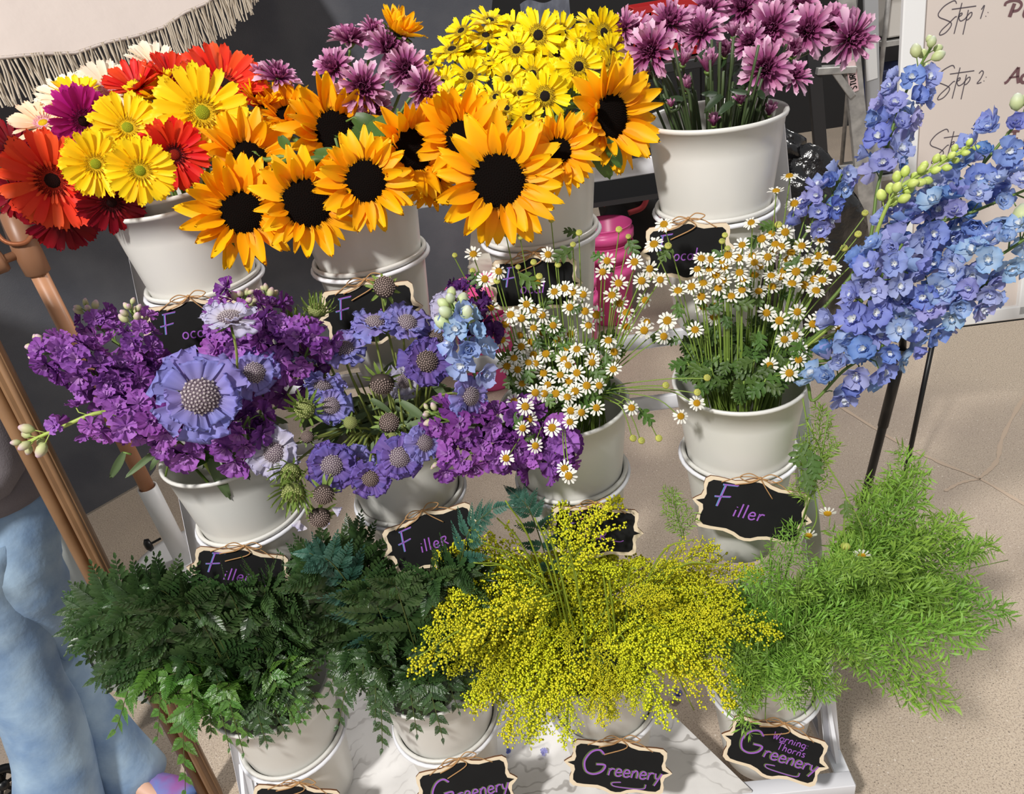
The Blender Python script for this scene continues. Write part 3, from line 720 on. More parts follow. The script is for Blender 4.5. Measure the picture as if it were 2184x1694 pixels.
# pink pails
pail = MB().lathe([(.001, -.36), (.108, -.36), (.112, -.35), (.135, -.075), (.150, -.072), (.152, -.03), (.139, -.026), (.140, -.004), (.146, 0), (.140, .004), (.135, -.002), (.107, -.345), (.001, -.345)], 40).mesh('pail', G['pink'])
def pails(x, y, nb, labels, s=1.0):
    P = atz(x, y, s*(.361+.10*(nb-1)))
    for k in range(nb):
        o = link('pink_pail', pail, None, Matrix.Translation((P.x, P.y, P.z-(nb-1-k)*.10*s)) @ Matrix.Scale(s, 4))
        o['label'] = labels[k]; o['category'] = 'pail'; o['group'] = 'stacked pink pails'
LB = 'bright pink plastic pail, %s of the %s stack behind the stand'
pails(1290, 478, 3, [LB % (k, 'far') for k in ('lowest', 'second from the floor', 'topmost')], .90)
pails(1208, 548, 4, [LB % (k, 'tall') for k in ('lowest', 'second from the floor', 'third from the floor', 'topmost')], .80)
pails(1018, 612, 2, [LB % (k, 'short') for k in ('lower', 'upper')], 1.02)
# pale carton beside the short pails
P = at(1045, 555, 3.215)
cb = thing('carton', 'beige open carton with folded cloth behind the pink pails', 'carton', (P.x, P.y, 0))
part('body', MB().box((P.x, P.y, P.z/2-.02), (.11, .045, P.z/2-.025), bev=.006).mesh('body', mat('beige_card', (196, 186, 172), .8), False), cb)
part('cloth', noisy_blob(.10, .042, .05, 4, .15).mesh('cloth', mat('beige_cloth', (200, 192, 178), .9)), cb, Matrix.Translation((P.x, P.y, P.z-.02)))
# dark storage table with a carton, a red crate and grey jeans
T0 = at(1205, 150, 3.5); tz = 1.19
tb = thing('storage_table', 'dark storage table carrying a carton and red crate behind the flowers', 'table', (.55, 3.7, 0))
part('table_top', MB().box((.45, 3.72, tz-.02), (.55, .32, .02), bev=.004).mesh('table_top', G['metal_dark'], False), tb)
for x in (-.06, .97):
    for y in (3.44, 4.0): part('leg', MB().box((x, y, (tz-.04)/2), (.02, .02, (tz-.04)/2)).mesh('leg', G['metal_dark'], False), tb)
part('shelf', MB().box((.45, 3.72, .62), (.53, .30, .012)).mesh('shelf', G['metal_dark'], False), tb)
a_ = at(1208, 60, 3.5); b_ = at(1336, 60, 3.5)
cx_ = (a_.x+b_.x)/2; hw = (b_.x-a_.x)/2
bx_ = thing('cardboard_box', 'open brown cardboard box with blue tape behind yellow daisies', 'box', (cx_, 3.62, tz))
part('body', MB().box((cx_, 3.62, tz+.085), (hw, .12, .084), bev=.003).mesh('body', G['cardboard'], False), bx_)
part('tape', MB().box((cx_+hw*.62, 3.4985, tz+.118), (hw*.30, .0015, .016)).mesh('tape', G['tape'], False), bx_)
part('flap', MB().bar((cx_-hw, 3.49, tz+.172), (cx_+hw, 3.49, tz+.172), .05, .004, up=(0, .8, .6)).mesh('flap', G['cardboard'], False), bx_)
a_ = at(1350, 40, 3.5); b_ = at(1498, 40, 3.5); cx_ = (a_.x+b_.x)/2; hw = (b_.x-a_.x)/2
rc = thing('red_crate', 'red plastic crate with open slots behind the purple chrysanthemums', 'crate', (cx_, 3.6, tz))
for z, hh in ((.013, .012), (.075, .012), (.19, .03)):
    bm_ = MB()
    for dx_, dy_, hx_, hy_ in ((0, -.106, hw, .004), (0, .106, hw, .004), (-hw+.004, 0, .004, .102), (hw-.004, 0, .004, .102)): bm_.box((cx_+dx_, 3.6+dy_, tz+z), (hx_, hy_, hh))
    part('band', bm_.mesh('band', G['redcrate'], False), rc)
part('base', MB().box((cx_, 3.6, tz+.004), (hw, .11, .003)).mesh('base', G['redcrate'], False), rc)
for k in range(6): part('slat', MB().box((cx_-hw+.012+k*(2*hw-.024)/5, 3.494, tz+.1), (.010, .004, .095)).mesh('slat', G['redcrate'], False), rc)
P = at(1165, 20, 3.3); mb = MB(); vs, fs = [], []
for i in range(13):
    for j in range(21):
        u, v = i/12, j/20
        vs.append((P.x-.10+.2*v, 3.36+.02*math.sin(v*14+u*2)+.05*u*u, tz+.312-.30*u+.01*math.sin(v*9)))
for i in range(12):
    for j in range(20): fs.append((i*21+j, (i+1)*21+j, (i+1)*21+j+1, i*21+j+1))
mb.add(vs, fs)
jn = thing('folded_jeans', 'grey denim garment hanging behind the yellow daisies', 'jeans', (P.x, 3.36, tz))
part('cloth', mb.mesh('cloth', G['greyjean']), jn)
part('button', MB().lathe([(.001, 0), (.008, .001), (.006, .005), (.001, .006)], 12).mesh('button', G['silver']), jn, frame(V((P.x-.07, 3.335, tz+.27)), V((0, -1, .2))))
# dark heap under the table with a red hose
P = at(1330, 400, 3.0)
single('dark_heap', noisy_blob(.34, .2, .33, 3, .2), 'clutter', 'heap of black fabric under the storage table', 'heap', None, Matrix.Translation((P.x+.35, 4.45, .265)))
hs_ = [at(1285, 440, 4.2), at(1300, 392, 4.22), at(1345, 372, 4.24), at(1378, 402, 4.22), at(1372, 440, 4.2), at(1340, 455, 4.2)]
single('red_hose', MB().tube(cat(hs_, 8), .016, 10), 'redhose', 'dull red hose coiled on the black heap', 'hose')
# black rubbish bag
P = at(1718, 380, 3.0)
rb = thing('rubbish_bag', 'glossy black rubbish bag standing on the floor beside the ladder', 'bag', (P.x, 3.1, 0))
part('sack', noisy_blob(.25, .21, .46, 9, .16, 40, 28).mesh('sack', G['bag']), rb, Matrix.Translation((P.x+.02, 3.1, .37)))
part('knot', noisy_blob(.07, .06, .07, 12, .3).mesh('knot', G['bag']), rb, Matrix.Translation((P.x-.05, 3.1, .83)))
# worn step ladder
YL = 3.7
def ln(x0, y0, x1, y1, Y=YL):
    a, b = at(x0, y0, Y), at(x1, y1, Y); d = (b-a)
    b2 = a+d*((a.z)/(-d.z)) if d.z < 0 else b
    return a, b2
ld = thing('step_ladder', 'worn grey metal step ladder with a pink label', 'ladder', (at(1815, 200, YL).x, YL, 0))
a, b = ln(1800, -40, 1838, 350)
part('side_rail', MB().bar(a, b, .075, .03, up=(0, 1, 0)).mesh('side_rail', G['metal'], False), ld)
a2, b2 = ln(1722, -40, 1752, 350)
part('side_rail', MB().bar(a2, b2, .06, .03, up=(0, 1, 0)).mesh('side_rail', G['metal_dark'], False), ld)
for f_ in (.27, .62): 
    p, q = a.lerp(b, f_), a2.lerp(b2, f_); part('step', MB().bar(q, p, .09, .03, up=(0, 0, 1)).mesh('step', G['metal'], False), ld)
p, q = a.lerp(b, .27), a2.lerp(b2, .27)
part('brace', MB().bar(q.lerp(p, .45)+V((0, -.03, 0)), p+V((0, -.03, -.12)), .03, .012, up=(0, 1, 0)).mesh('brace', G['metal'], False), ld)
c0, c1 = at(1814, 130, YL-.022), at(1822, 196, YL-.022)
part('label', MB().bar(c0, c1, .042, .002, up=(0, 1, 0)).mesh('label', G['tag'], False), ld)
dl = (c1-c0).normalized(); LM = frame(c1, V((0, -1, 0)), 0, 1, -dl)
FONT.update({'S': (.55, [[(.48, .9), (.2, .98), (.06, .75), (.3, .5), (.48, .25), (.3, 0), (.02, .08)]]), 'U': (.6, [[(.05, .98), (.06, .25), (.28, 0), (.5, .25), (.52, .98)]]), 'D': (.6, [[(.08, 0), (.08, .98), (.4, .85), (.52, .5), (.4, .12), (.08, 0)]])})
lt = MB(); FONT2 = dict(FONT); FONT['R'] = (.6, [[(.06, 0), (.06, .98)], [(.06, .98), (.45, .9), (.42, .55), (.08, .5)], [(.25, .5), (.52, 0)]]); FONT['T'] = (.55, [[(.28, 0), (.28, .98)], [(.02, .98), (.54, .98)]])
write(lt, 'STURD', .012, -.012, .026, .0055, .003, LM, gap=.12); FONT.update(FONT2)
part('lettering', lt.mesh('lettering', G['black'], False), ld, label='black capital letters')
a, b = ln(1856, -40, 1862, 260, 3.95)
part('back_leg', MB().bar(a, b, .065, .02, up=(0, 1, 0)).mesh('back_leg', mat('pale_metal', (176, 178, 182), .45, metal=.2), False), ld)
p_, q_ = at(1856, 75, 3.93), at(1860, 170, 3.93)
part('paper_label', MB().bar(p_, q_, .055, .002, up=(0, 1, 0)).mesh('paper_label', G['paper'], False), ld)
# wire shelving between ladder and sign
ws = thing('wire_shelving', 'grey wire shelving unit with small goods behind the sign', 'shelving', (at(1900, 100, 4.3).x, 4.4, 0))
xa, xb = at(1884, 100, 4.3).x, at(1960, 100, 4.3).x+.3
for x in (xa, xb):
    for y in (4.3, 4.7): part('post', MB().tube([(x, y, 0), (x, y, 2.0)], .013, 8).mesh('post', G['metal']), ws)
for z in (.25, .62, .98, 1.35): part('shelf', MB().box(((xa+xb)/2, 4.5, z), ((xb-xa)/2, .2, .012)).mesh('shelf', G['metal'], False), ws)
for k, (z, c_, lb) in enumerate(((1.0, (200, 196, 190), 'white goods box on the wire shelf'), (.632, (52, 66, 120), 'blue goods box on the wire shelf'), (1.364, (140, 96, 60), 'brown paper parcel on the wire shelf'), (.262, (70, 74, 82), 'grey tool case on the lowest wire shelf'))):
    w_ = thing('goods_box', lb, 'box', ((xa+xb)/2, 4.45, z))
    part('body', MB().box(((xa+xb)/2, 4.45, z+.10), ((xb-xa)/2-.03, .12, .095), bev=.008).mesh('body', mat('goods_%d' % k, c_, .6), False), w_)
    part('lid', MB().box(((xa+xb)/2, 4.45, z+.2), ((xb-xa)/2-.025, .125, .012), bev=.004).mesh('lid', mat('goods_lid_%d' % k, tuple(int(v*.8) for v in c_), .6), False), w_)
# dark grey tote by the mirror stand-in panel
P = pb+pd*.36+V((-.423, -.906, 0))*.115
tt = thing('storage_tote', 'dark grey plastic tote on the floor behind the jeans', 'tote', P)
dx = V((.93, -.36, 0)).normalized()*.0+pd*-1
TMx = frame(P, V((0, 0, 1)), 0, 1, pd)
part('body', MB().box((0, 0, .13), (.13, .075, .129), bev=.012).mesh('body', G['bin'], False), tt, TMx)
part('lip', MB().box((0, 0, .27), (.145, .09, .012), bev=.004).mesh('lip', G['bin'], False), tt, TMx)
for k in (-1, 0, 1): part('rib', MB().box((k*.08, .078, .2), (.008, .006, .06)).mesh('rib', G['bin'], False), tt, TMx)

# ------------------------------------------------------------------ person in pale blue jeans
def ytube(name, pix, rad, m_, root, n=20, wr=.0, seed=1, sq=1.0, cap=True):
    pts = [V(p) for p in pix]; pts = cat(pts, 6); k = len(pts)
    rs = []
    for i in range(k):
        u = i/(k-1)*(len(rad)-1); a = int(min(u, len(rad)-2)); rs.append(lerp(rad[a], rad[a+1], u-a))
    mb = MB().tube(pts, rs, n, cap=cap)
    if wr:
        rr = random.Random(seed)
        ph = [rr.uniform(0, 6) for _ in range(6)]
        vv = []
        for i in range(k):
            for j in range(n):
                a = 2*PI*j/n; p = V(mb.v[i*n+j]); d = (p-pts[i])
                q = 1+wr*(math.sin(i*.9+2*a+ph[0])+.7*math.sin(i*1.7-a+ph[1])+.5*math.sin(3*a+ph[2]-i*.5))/2
                vv.append(tuple(pts[i]+d*q))
        mb.v = vv
    return mb
HPY = 1.17
hipR, hipL = at(60, 1180, HPY), at(-45, 1195, HPY-.04)
pel = (hipR+hipL)/2
fR = atz(352, 1690, .03); fL = atz(170, 1800, .03)
pn = thing('person', 'person in pale blue flared jeans and grey top standing before the pale mirror panel', 'person', (pel.x, pel.y, 0))
# body: one continuous skinned figure
J = {'pel': pel+V((0, 0, .02)), 'chest': pel+V((-.02, .02, .36)), 'neck': pel+V((-.02, .01, .50)), 'head': pel+V((-.02, -.01, .64)),
     'hr': hipR, 'kr': at(110, 1390, HPY-.01), 'ar': atz(262, 1655, .09), 'tr': fR+V((.06, -.06, .0)),
     'hl': hipL, 'kl': at(45, 1445, HPY-.10), 'al': atz(150, 1790, .09), 'tl': fL+V((.05, -.08, 0)),
     'sr': pel+V((.10, .02, .45)), 'er': pel+V((.09, .0, .22)), 'wr': pel+V((-.02, -.18, .24)),
     'sl': pel+V((-.17, .04, .45)), 'el': pel+V((-.24, .0, .22)), 'wl': pel+V((-.15, -.18, .26))}
names = list(J); ix = {k: i for i, k in enumerate(names)}
ed = [('pel', 'chest'), ('chest', 'neck'), ('neck', 'head'), ('pel', 'hr'), ('hr', 'kr'), ('kr', 'ar'), ('ar', 'tr'), ('pel', 'hl'), ('hl', 'kl'), ('kl', 'al'), ('al', 'tl'), ('chest', 'sr'), ('sr', 'er'), ('er', 'wr'), ('chest', 'sl'), ('sl', 'el'), ('el', 'wl')]
vs = [tuple(J[k]) for k in names]; es_ = [(ix[a], ix[b]) for a, b in ed]; rads = {'pel': .065, 'chest': .075, 'neck': .042, 'head': .085, 'hr': .05, 'hl': .05, 'kr': .036, 'kl': .036, 'ar': .026, 'al': .026, 'tr': .018, 'tl': .018, 'sr': .045, 'sl': .045, 'er': .034, 'el': .034, 'wr': .024, 'wl': .024}
for wk, sg_ in (('wr', 1), ('wl', -1)):       # palms and five fingers
    w0 = J[wk]; pm = w0+V((0, -.05, .015)); vs.append(tuple(pm)); ip = len(vs)-1; es_.append((ix[wk], ip)); names.append('p'+wk); rads['p'+wk] = .022
    for k in range(4):
        a = pm+V(((k-1.5)*.017, -.03, .004)); b = a+V((0, -.022-.004*(k in (1, 2)), -.004)); c = b+V((0, -.010, -.018))
        i0 = len(vs); vs += [tuple(a), tuple(b), tuple(c)]; es_ += [(ip, i0), (i0, i0+1), (i0+1, i0+2)]
        for q in range(3): names.append('f%s%d%d' % (wk, k, q)); rads[names[-1]] = .008
    a = w0+V((-sg_*.026, -.035, .02)); b = a+V((-sg_*.008, -.026, .01)); i0 = len(vs); vs += [tuple(a), tuple(b)]; es_ += [(ip, i0), (i0, i0+1)]
    for q in range(2): names.append('th%s%d' % (wk, q)); rads[names[-1]] = .009
me = bpy.data.meshes.new('body'); me.from_pydata([V(p)-V(pn.location) for p in vs], es_, []); me.materials.append(G['skin'])
bo = link('body', me, pn); sk = bo.modifiers.new('skin', 'SKIN'); ss = bo.modifiers.new('sub', 'SUBSURF'); ss.levels = ss.render_levels = 2
sv = me.skin_vertices[0].data if me.skin_vertices else None
if sv is None:
    me.attributes  # skin layer is made with the modifier
    sv = me.skin_vertices[0].data
for i, k in enumerate(names): sv[i].radius = (rads[k], rads[k]); sv[i].use_root = (k == 'pel')
sk.use_smooth_shade = True
hd = J['head']
part('face', noisy_blob(.082, .092, .112, 2, .0, 24, 16, False).mesh('face', G['skin']), pn, Matrix.Translation(hd+V((0, -.005, .03))))
part('nose', noisy_blob(.012, .016, .02, 1, 0, 10, 8, False).mesh('nose', G['skin']), pn, Matrix.Translation(hd+V((0, -.1, .02))))
for s_ in (-1, 1): part('eye', noisy_blob(.012, .008, .008, 1, 0, 10, 8, False).mesh('eye', G['black']), pn, Matrix.Translation(hd+V((s_*.03, -.086, .045))))
part('mouth', noisy_blob(.022, .006, .006, 1, 0, 10, 8, False).mesh('mouth', mat('lips', (176, 96, 92), .5)), pn, Matrix.Translation(hd+V((0, -.09, -.02))))
part('hair', noisy_blob(.098, .1, .13, 5, .05, 24, 16, False).mesh('hair', G['hair']), pn, Matrix.Translation(hd+V((0, .028, .045))))
# jeans: pelvis and two flared legs in one mesh
jm = MB()
wst = at(-12, 1050, HPY+.02)
jm.join(ytube('', [wst+V((0, 0, .012)), wst+V((0, 0, -.05)), pel+V((0, 0, -.02)), pel+V((.0, 0, -.10)), pel+V((0, 0, -.2)), pel+V((0, 0, -.3))], [.086, .093, .097, .085, .05, .02], 'denim', None, 26, .012, 2))
hem_r = atz(262, 1655, .05)
jm.join(ytube('', [hipR+V((-.01, 0, .06)), at(66, 1290, HPY), at(112, 1395, HPY-.01), at(170, 1510, HPY-.03), hem_r+V((.03, -.01, -.005))], [.070, .062, .056, .064, .084], 'denim', None, 30, .03, 3))
hem_l = atz(150, 1790, .05)
jm.join(ytube('', [hipL+V((.01, -.01, .06)), at(0, 1330, HPY-.07), at(48, 1450, HPY-.10), at(105, 1580, HPY-.13), hem_l+V((0, .0, .04))], [.094, .088, .076, .078, .095], 'denim', None, 30, .03, 5))
jo = part('jeans', jm.mesh('jeans', G['denim']), pn, label='pale blue flared denim jeans')
T_ = V(pn.location)
def seam(pts, r=.0022):
    link('seam', MB().tube([p-T_ for p in cat(pts, 6)], r, 5).mesh('seam', G['denim_seam']), jo, Matrix.Translation(T_-T_))
tt_ = lambda x, y, Y: at(x, y, Y)
seam([tt_(3, 1100, 1.04), tt_(14, 1150, 1.045), tt_(15, 1200, 1.06)], .0025)
seam([tt_(12, 1480, 1.0), tt_(40, 1570, .965), tt_(75, 1690, .93)], .003)
part('sweatshirt', ytube('', [wst+V((0, 0, -.012)), wst+V((0, 0, .03)), pel+V((-.01, .01, .22)), pel+V((-.02, .02, .40)), pel+V((-.02, .01, .50))], [.094, .102, .115, .13, .06], 'grey_knit', None, 26, .03, 8).mesh('sweatshirt', G['grey_knit']), pn, label='grey knit top')
for a_, b_, c_ in (('sr', 'er', 'wr'), ('sl', 'el', 'wl')):
    part('sleeve', ytube('', [J[a_].lerp(J['chest'], .3), J[a_], J[b_], J[b_].lerp(J[c_], .8)], [.07, .068, .056, .042], 'grey_knit', None, 16, .04, 4).mesh('sleeve', G['grey_knit']), pn)
def shoe(p, d, nm):
    d = V((d[0], d[1], 0)).normalized(); M = frame(V((p.x, p.y, 0)), V((0, 0, 1)), 0, 1, d)
    mb = MB(); prof = [(-.10, .03, .045), (-.085, .04, .06), (-.04, .043, .065), (.0, .044, .07), (.05, .048, .062), (.09, .046, .05), (.12, .03, .03)]
    vs, fs = [], []; n = 14
    for (x, wd, ht) in prof:
        for j in range(n):
            a = PI*2*j/n; y = wd*math.cos(a); z = max(0, ht*(.5+.5*math.sin(a))+.012); vs.append((x, y, z))
    for i in range(len(prof)-1):
        for j in range(n): fs.append((i*n+j, (i+1)*n+j, (i+1)*n+(j+1) % n, i*n+(j+1) % n))
    fs += [tuple(range(n)), tuple((len(prof)-1)*n+j for j in range(n))[::-1]]
    s_ = part('shoe', mb.add(vs, fs).mesh('shoe', G['shoe']), pn, M, label='purple and blue tie-dye clog')
    sm_ = MB().tube([(-.1, 0, .009), (-.04, 0, .009), (.05, 0, .009), (.12, 0, .01)], [.034, .044, .05, .032], 16)
    sm_.v = [(x, y, .002+min(.016, max(0, z+.0))) for x, y, z in sm_.v]
    link('sole', sm_.mesh('sole', G['shoe_sole']), s_, Matrix())
shoe(fR+V((-.035, 0, 0)), (.85, -.25), 'r'); shoe(fL, (.6, -.6), 'l')

# ------------------------------------------------------------------ stroller behind the person
wp = atz(28, 1700, 0); R0 = .052
wc = wp+V((0, 0, R0+.002))
sr = thing('stroller', 'black stroller with spoked wheel and yellow trim behind the jeans', 'stroller', wp)
WM = frame(wc, facing(wc, .5, -.2))
part('wheel', MB().lathe([(R0-.013+.012*math.cos(a), .012*math.sin(a)) for a in [2*PI*i/10 for i in range(10)]], 32, closed=True).mesh('wheel', G['black']), sr, WM)
part('hub', MB().lathe([(.001, -.012), (.012, -.012), (.014, 0), (.012, .012), (.001, .012)], 14).mesh('hub', G['black']), sr, WM)
for k in range(6):
    a = k*PI/3; part('spoke', MB().bar((0, 0, 0), (math.cos(a)*(R0-.012), math.sin(a)*(R0-.012), 0), .008, .006, bev=.001).mesh('spoke', G['black'], False), sr, WM)
tp = wc+V((-.06, .10, .34))
part('fork', MB().tube([wc, wc+V((-.02, .02, .09)), tp], [.010, .016, .012], 10).mesh('fork', G['black']), sr)
part('frame_bar', MB().tube([tp, tp+V((-.35, .35, .25))], .012, 10).tube([tp, tp+V((-.4, -.1, .05))], .012, 10).mesh('frame_bar', G['black']), sr)
part('basket', MB().box((tp.x-.34, tp.y+.0, tp.z-.1), (.2, .14, .1), bev=.02).mesh('basket', G['clutter'], False), sr)
yb = at(10, 1500, 1.25)
part('trim', MB().add([yb+V((.02, 0, .02)), yb+V((-.04, 0, -.03)), yb+V((-.05, .02, .0)), yb+V((.015, .02, .035))], [(0, 1, 2, 3)]).mesh('trim', G['yellow'], False), sr)

# ------------------------------------------------------------------ petals and heads
def petal(L, Wd, prof, nl=7, nw=4, cup=.1, bend=0., ruf=0., ridge=0., notch=0, seed=0, twist=0., x0=0.):
    rr = random.Random(seed); ph = rr.random()*6; vs, fs, ts = [], [], []
    for i in range(nl+1):
        t = i/nl; t = 1-(1-t)**1.35; wd = Wd*prof(t)
        for j in range(nw+1):
            s = -1+2*j/nw
            x = x0+t*L*(1-(notch*(abs(math.sin(s*PI*1.5+ph))) if i == nl else 0))
            x -= .10*L*s*s*(t > .99)
            y = s*wd; z = bend*L*t*t+cup*wd*s*s*4*(1-.4*t)+ruf*Wd*t*math.sin(s*5+ph)+ridge*Wd*(1 if j % 2 else -1)*(1-t*.5)+twist*s*wd*t
            vs.append((x, y, z)); ts.append(t)
    k = nw+1
    for i in range(nl):
        for j in range(nw): fs.append((i*k+j, (i+1)*k+j, (i+1)*k+j+1, i*k+j+1))
    return MB().add(vs, fs, 0, ts)
P_point = lambda t: (math.sin(PI*min(1, (t*.94+.06)**.72))**.75)*(1 if t < 1 else .02)+.02
P_round = lambda t: .34+.66*math.sin(PI*.5*min(1, t/.7)) if t < .8 else max(.30, math.sqrt(max(0, 1-((t-.8)/.205)**2)))
P_lance = lambda t: (math.sin(PI*(.12+.86*t))**.7)
P_fan = lambda t: .12+.88*t**.8
P_obov = lambda t: (.16+.84*math.sin(PI*.5*min(1, t/.72))) if t < .9 else .62
def meshes(fn, name, m_, n): return [fn(k).mesh(name, G[m_]) for k in range(n)]
PET = {}
PET['sun'] = meshes(lambda k: petal(1, .17+.02*(k % 3), P_point, 8, 4, .10+.12*(k % 2), (-.20, .12, -.05, .32, -.38, .05)[k], .10, .05, 0, k, (.5 if k % 2 else -.4)), 'petal', 'sun', 6)
GK = ('gyellow', 'gcoral', 'gred', 'gdark', 'gcream', 'gpeach', 'gmagenta', 'gorange')
for g in GK: PET[g] = meshes(lambda k: petal(1, .125+.014*(k % 3), P_round, 7, 4, .08, (-.12, .02, -.06, .10)[k], .03, .05, 0, k), 'petal', g, 4)
PET['mum'] = meshes(lambda k: petal(1, .105, P_obov, 5, 2, .35, (-.1, .12, .25, .02)[k], .05, 0, 0, k), 'petal', 'mum', 4)
PET['mum_pale'] = meshes(lambda k: petal(1, .13, P_obov, 5, 2, .25, (-.28, -.12, .05, -.2)[k], .05, 0, 0, k), 'petal', 'mum_pale', 4)
PET['daisy'] = meshes(lambda k: petal(1, .155, P_round, 5, 4, .10, (-.16, -.02, .08, .16)[k], .06, .05, 0, k), 'petal', 'daisy', 4)
for g in ('scab', 'scab_deep', 'scab_pale'):
    PET[g] = meshes(lambda k: petal(1, .46+.05*(k % 2), P_fan, 7, 10, .02, (-.1, .1, .22, -.25)[k], .16, .035, .2, k), 'petal', g, 4)
def dome(r, h, mi=0, n=20, k=5, rimdrop=.06):
    return [(r*1.0, -rimdrop*r)]+[(r*math.cos(PI/2*i/k), h*math.sin(PI/2*i/k)) for i in range(k)]+[(.0005, h)]
def seeds(mb, r, h, count, sz, mi=0, r0=.0, spike=False, ln=1.0, seed=1):
    rr = random.Random(seed); ga = PI*(3-5**.5)
    for k in range(count):
        q = math.sqrt((k+.5)/count); rad = r0+(r-r0)*q; a = k*ga
        z = h*math.sqrt(max(0, 1-(rad/max(r, 1e-6)*.96)**2))
        nrm = V((math.cos(a)*rad/r*.8, math.sin(a)*rad/r*.8, .75)).normalized()
        p = V((rad*math.cos(a), rad*math.sin(a), z))
        if spike:
            e = p+nrm*ln*(.8+.4*rr.random())+V((rr.uniform(-1, 1), rr.uniform(-1, 1), 0))*ln*.25
            x = nrm.orthogonal().normalized()*sz; y = nrm.cross(x.normalized())*sz
            mb.add([p+x, p-x*.5+y*.8, p-x*.5-y*.8, e], [(0, 1, 3), (1, 2, 3), (2, 0, 3)], mi, [0, 0, 0, 1])
        else:
            x = nrm.orthogonal().normalized()*sz; y = nrm.cross(x.normalized())*sz
            mb.add([p+x, p+y, p-x, p-y, p+nrm*sz*1.1], [(0, 1, 4), (1, 2, 4), (2, 3, 4), (3, 0, 4)], mi, [0, 0, 0, 0, 1])
    return mb
CEN = {}
mb = MB().lathe(dome(1, .22, n=30), 30); CEN['sun'] = seeds(mb, .98, .22, 330, .040, seed=3).mesh('disc', G['sun_disc'])
fz = MB()
for k in range(110):
    a = k*2*PI/110+R_.random()*.04; r0 = .9+.1*R_.random(); p = V((r0*math.cos(a), r0*math.sin(a), .02)); e = V(((1.06+.08*R_.random())*math.cos(a), (1.06+.08*R_.random())*math.sin(a), .12+.12*R_.random()))
    x = V((-math.sin(a), math.cos(a), 0))*.022; fz.add([p+x, p-x, e+x*.2, p+V((0, 0, .09))], [(0, 1, 2), (1, 3, 2), (3, 0, 2)], 0, [0, 0, 1, .3])
CEN['fuzz'] = fz.mesh('disc_fuzz', G['fuzz'])
def gcenter(outer, inner):
    mb = MB(); mb.lathe(dome(.95, .06), 20, 0); mb.lathe(dome(.46, .14), 20, 1, Matrix.Translation((0, 0, .03))); seeds(mb, .45, .17, 60, .045, 1, seed=2); seeds(mb, 1.0, .16, 210, .042, 0, .5, True, .20, 4)
    return mb.mesh('disc', [G[outer], G[inner]])
CEN['gyellow'] = gcenter('c_gold', 'c_lime'); CEN['gcoral'] = gcenter('c_red', 'c_black'); CEN['gred'] = gcenter('c_darkred', 'c_red')
CEN['gdark'] = gcenter('c_darkred', 'c_black'); CEN['gcream'] = gcenter('c_pink', 'c_pink'); CEN['gpeach'] = gcenter('c_pink', 'c_gold'); CEN['gmagenta'] = gcenter('c_mag', 'c_black'); CEN['gorange'] = gcenter('c_gold', 'c_lime')
mb = MB().lathe(dome(1, .25), 20, 0); seeds(mb, 1, .25, 110, .06, 0, .45, True, .22, 5); CEN['daisy_ring'] = mb.mesh('floret_ring', G['daisy_ring'])
mb = MB().lathe(dome(1, .45, rimdrop=.3), 16); CEN['daisy_eye'] = seeds(mb, .95, .45, 60, .11, seed=2).mesh('disc', G['daisy_eye'])
def ringmesh(petfn, rings, mats, name, seed=1):
    rr = random.Random(seed); mb = MB()
    for (cnt, L, r0, el, z) in rings:
        for k in range(cnt):
            a = 2*PI*(k+rr.random()*.5)/cnt; e = math.radians(el+rr.uniform(-8, 8)); l = L*rr.uniform(.88, 1.1)
            M = Matrix.Rotation(a, 4, 'Z') @ Matrix.Translation((r0, 0, z)) @ Matrix.Rotation(-e, 4, 'Y') @ Matrix.Diagonal((l, l, l, 1))
            mb.join(petfn(k % 4), M)
    return mb.mesh(name, mats)
mp = lambda k: petal(1, .13, P_obov, 4, 2, .4, (.1, .3, .45, .2)[k], 0, 0, 0, k)
MUMIN = [ringmesh(mp, [(14, .62, .06, 38, .03), (13, .5, .05, 56, .05), (10, .38, .03, 72, .06), (6, .28, .02, 82, .06)], G['mum_in'], 'inner_petals', s) for s in (1, 2)]
CALYX = ringmesh(lambda k: petal(1, .2, P_lance, 4, 2, .2, .15, 0, 0, 0, k), [(12, .62, .12, 6, -.02), (9, .5, .1, -14, -.05)], G['leaf'], 'calyx')
CUP = MB().lathe([(.001, -.30), (.05, -.30), (.14, -.22), (.24, -.08), (.26, .0)], 14).mesh('calyx', G['stem'])
PIN = {}
for g, m_ in (('pin', 'pin'), ('pin_green', 'pin_green'), ('pin_brown', 'pin_brown')):
    mb = MB().lathe(dome(1, .6, rimdrop=.35), 18); mb.t = [0.0]*len(mb.v); seeds(mb, .98, .6, 84, .105, seed=2); seeds(mb, .98, .6, 60 if g == 'pin' else 24, .016, 0, 0, True, .34 if g == 'pin' else .12, 6); PIN[g] = mb.mesh('pincushion', G[m_])
BRACT = ringmesh(lambda k: petal(1, .10, P_lance, 4, 2, .1, (-.2, .1, .3, -.1)[k], 0, 0, 0, k), [(9, .9, .1, 5, -.1), (8, 1.2, .1, -18, -.14)], G['bract'], 'bracts')
SPIKY = ringmesh(lambda k: petal(1, .07, P_lance, 4, 2, .1, (.5, .3, .6, .2)[k], 0, 0, 0, k), [(14, 1.5, .4, 25, -.1), (12, 1.3, .3, 55, .1), (10, 1.1, .2, 5, -.2)], G['bract'], 'bracts')

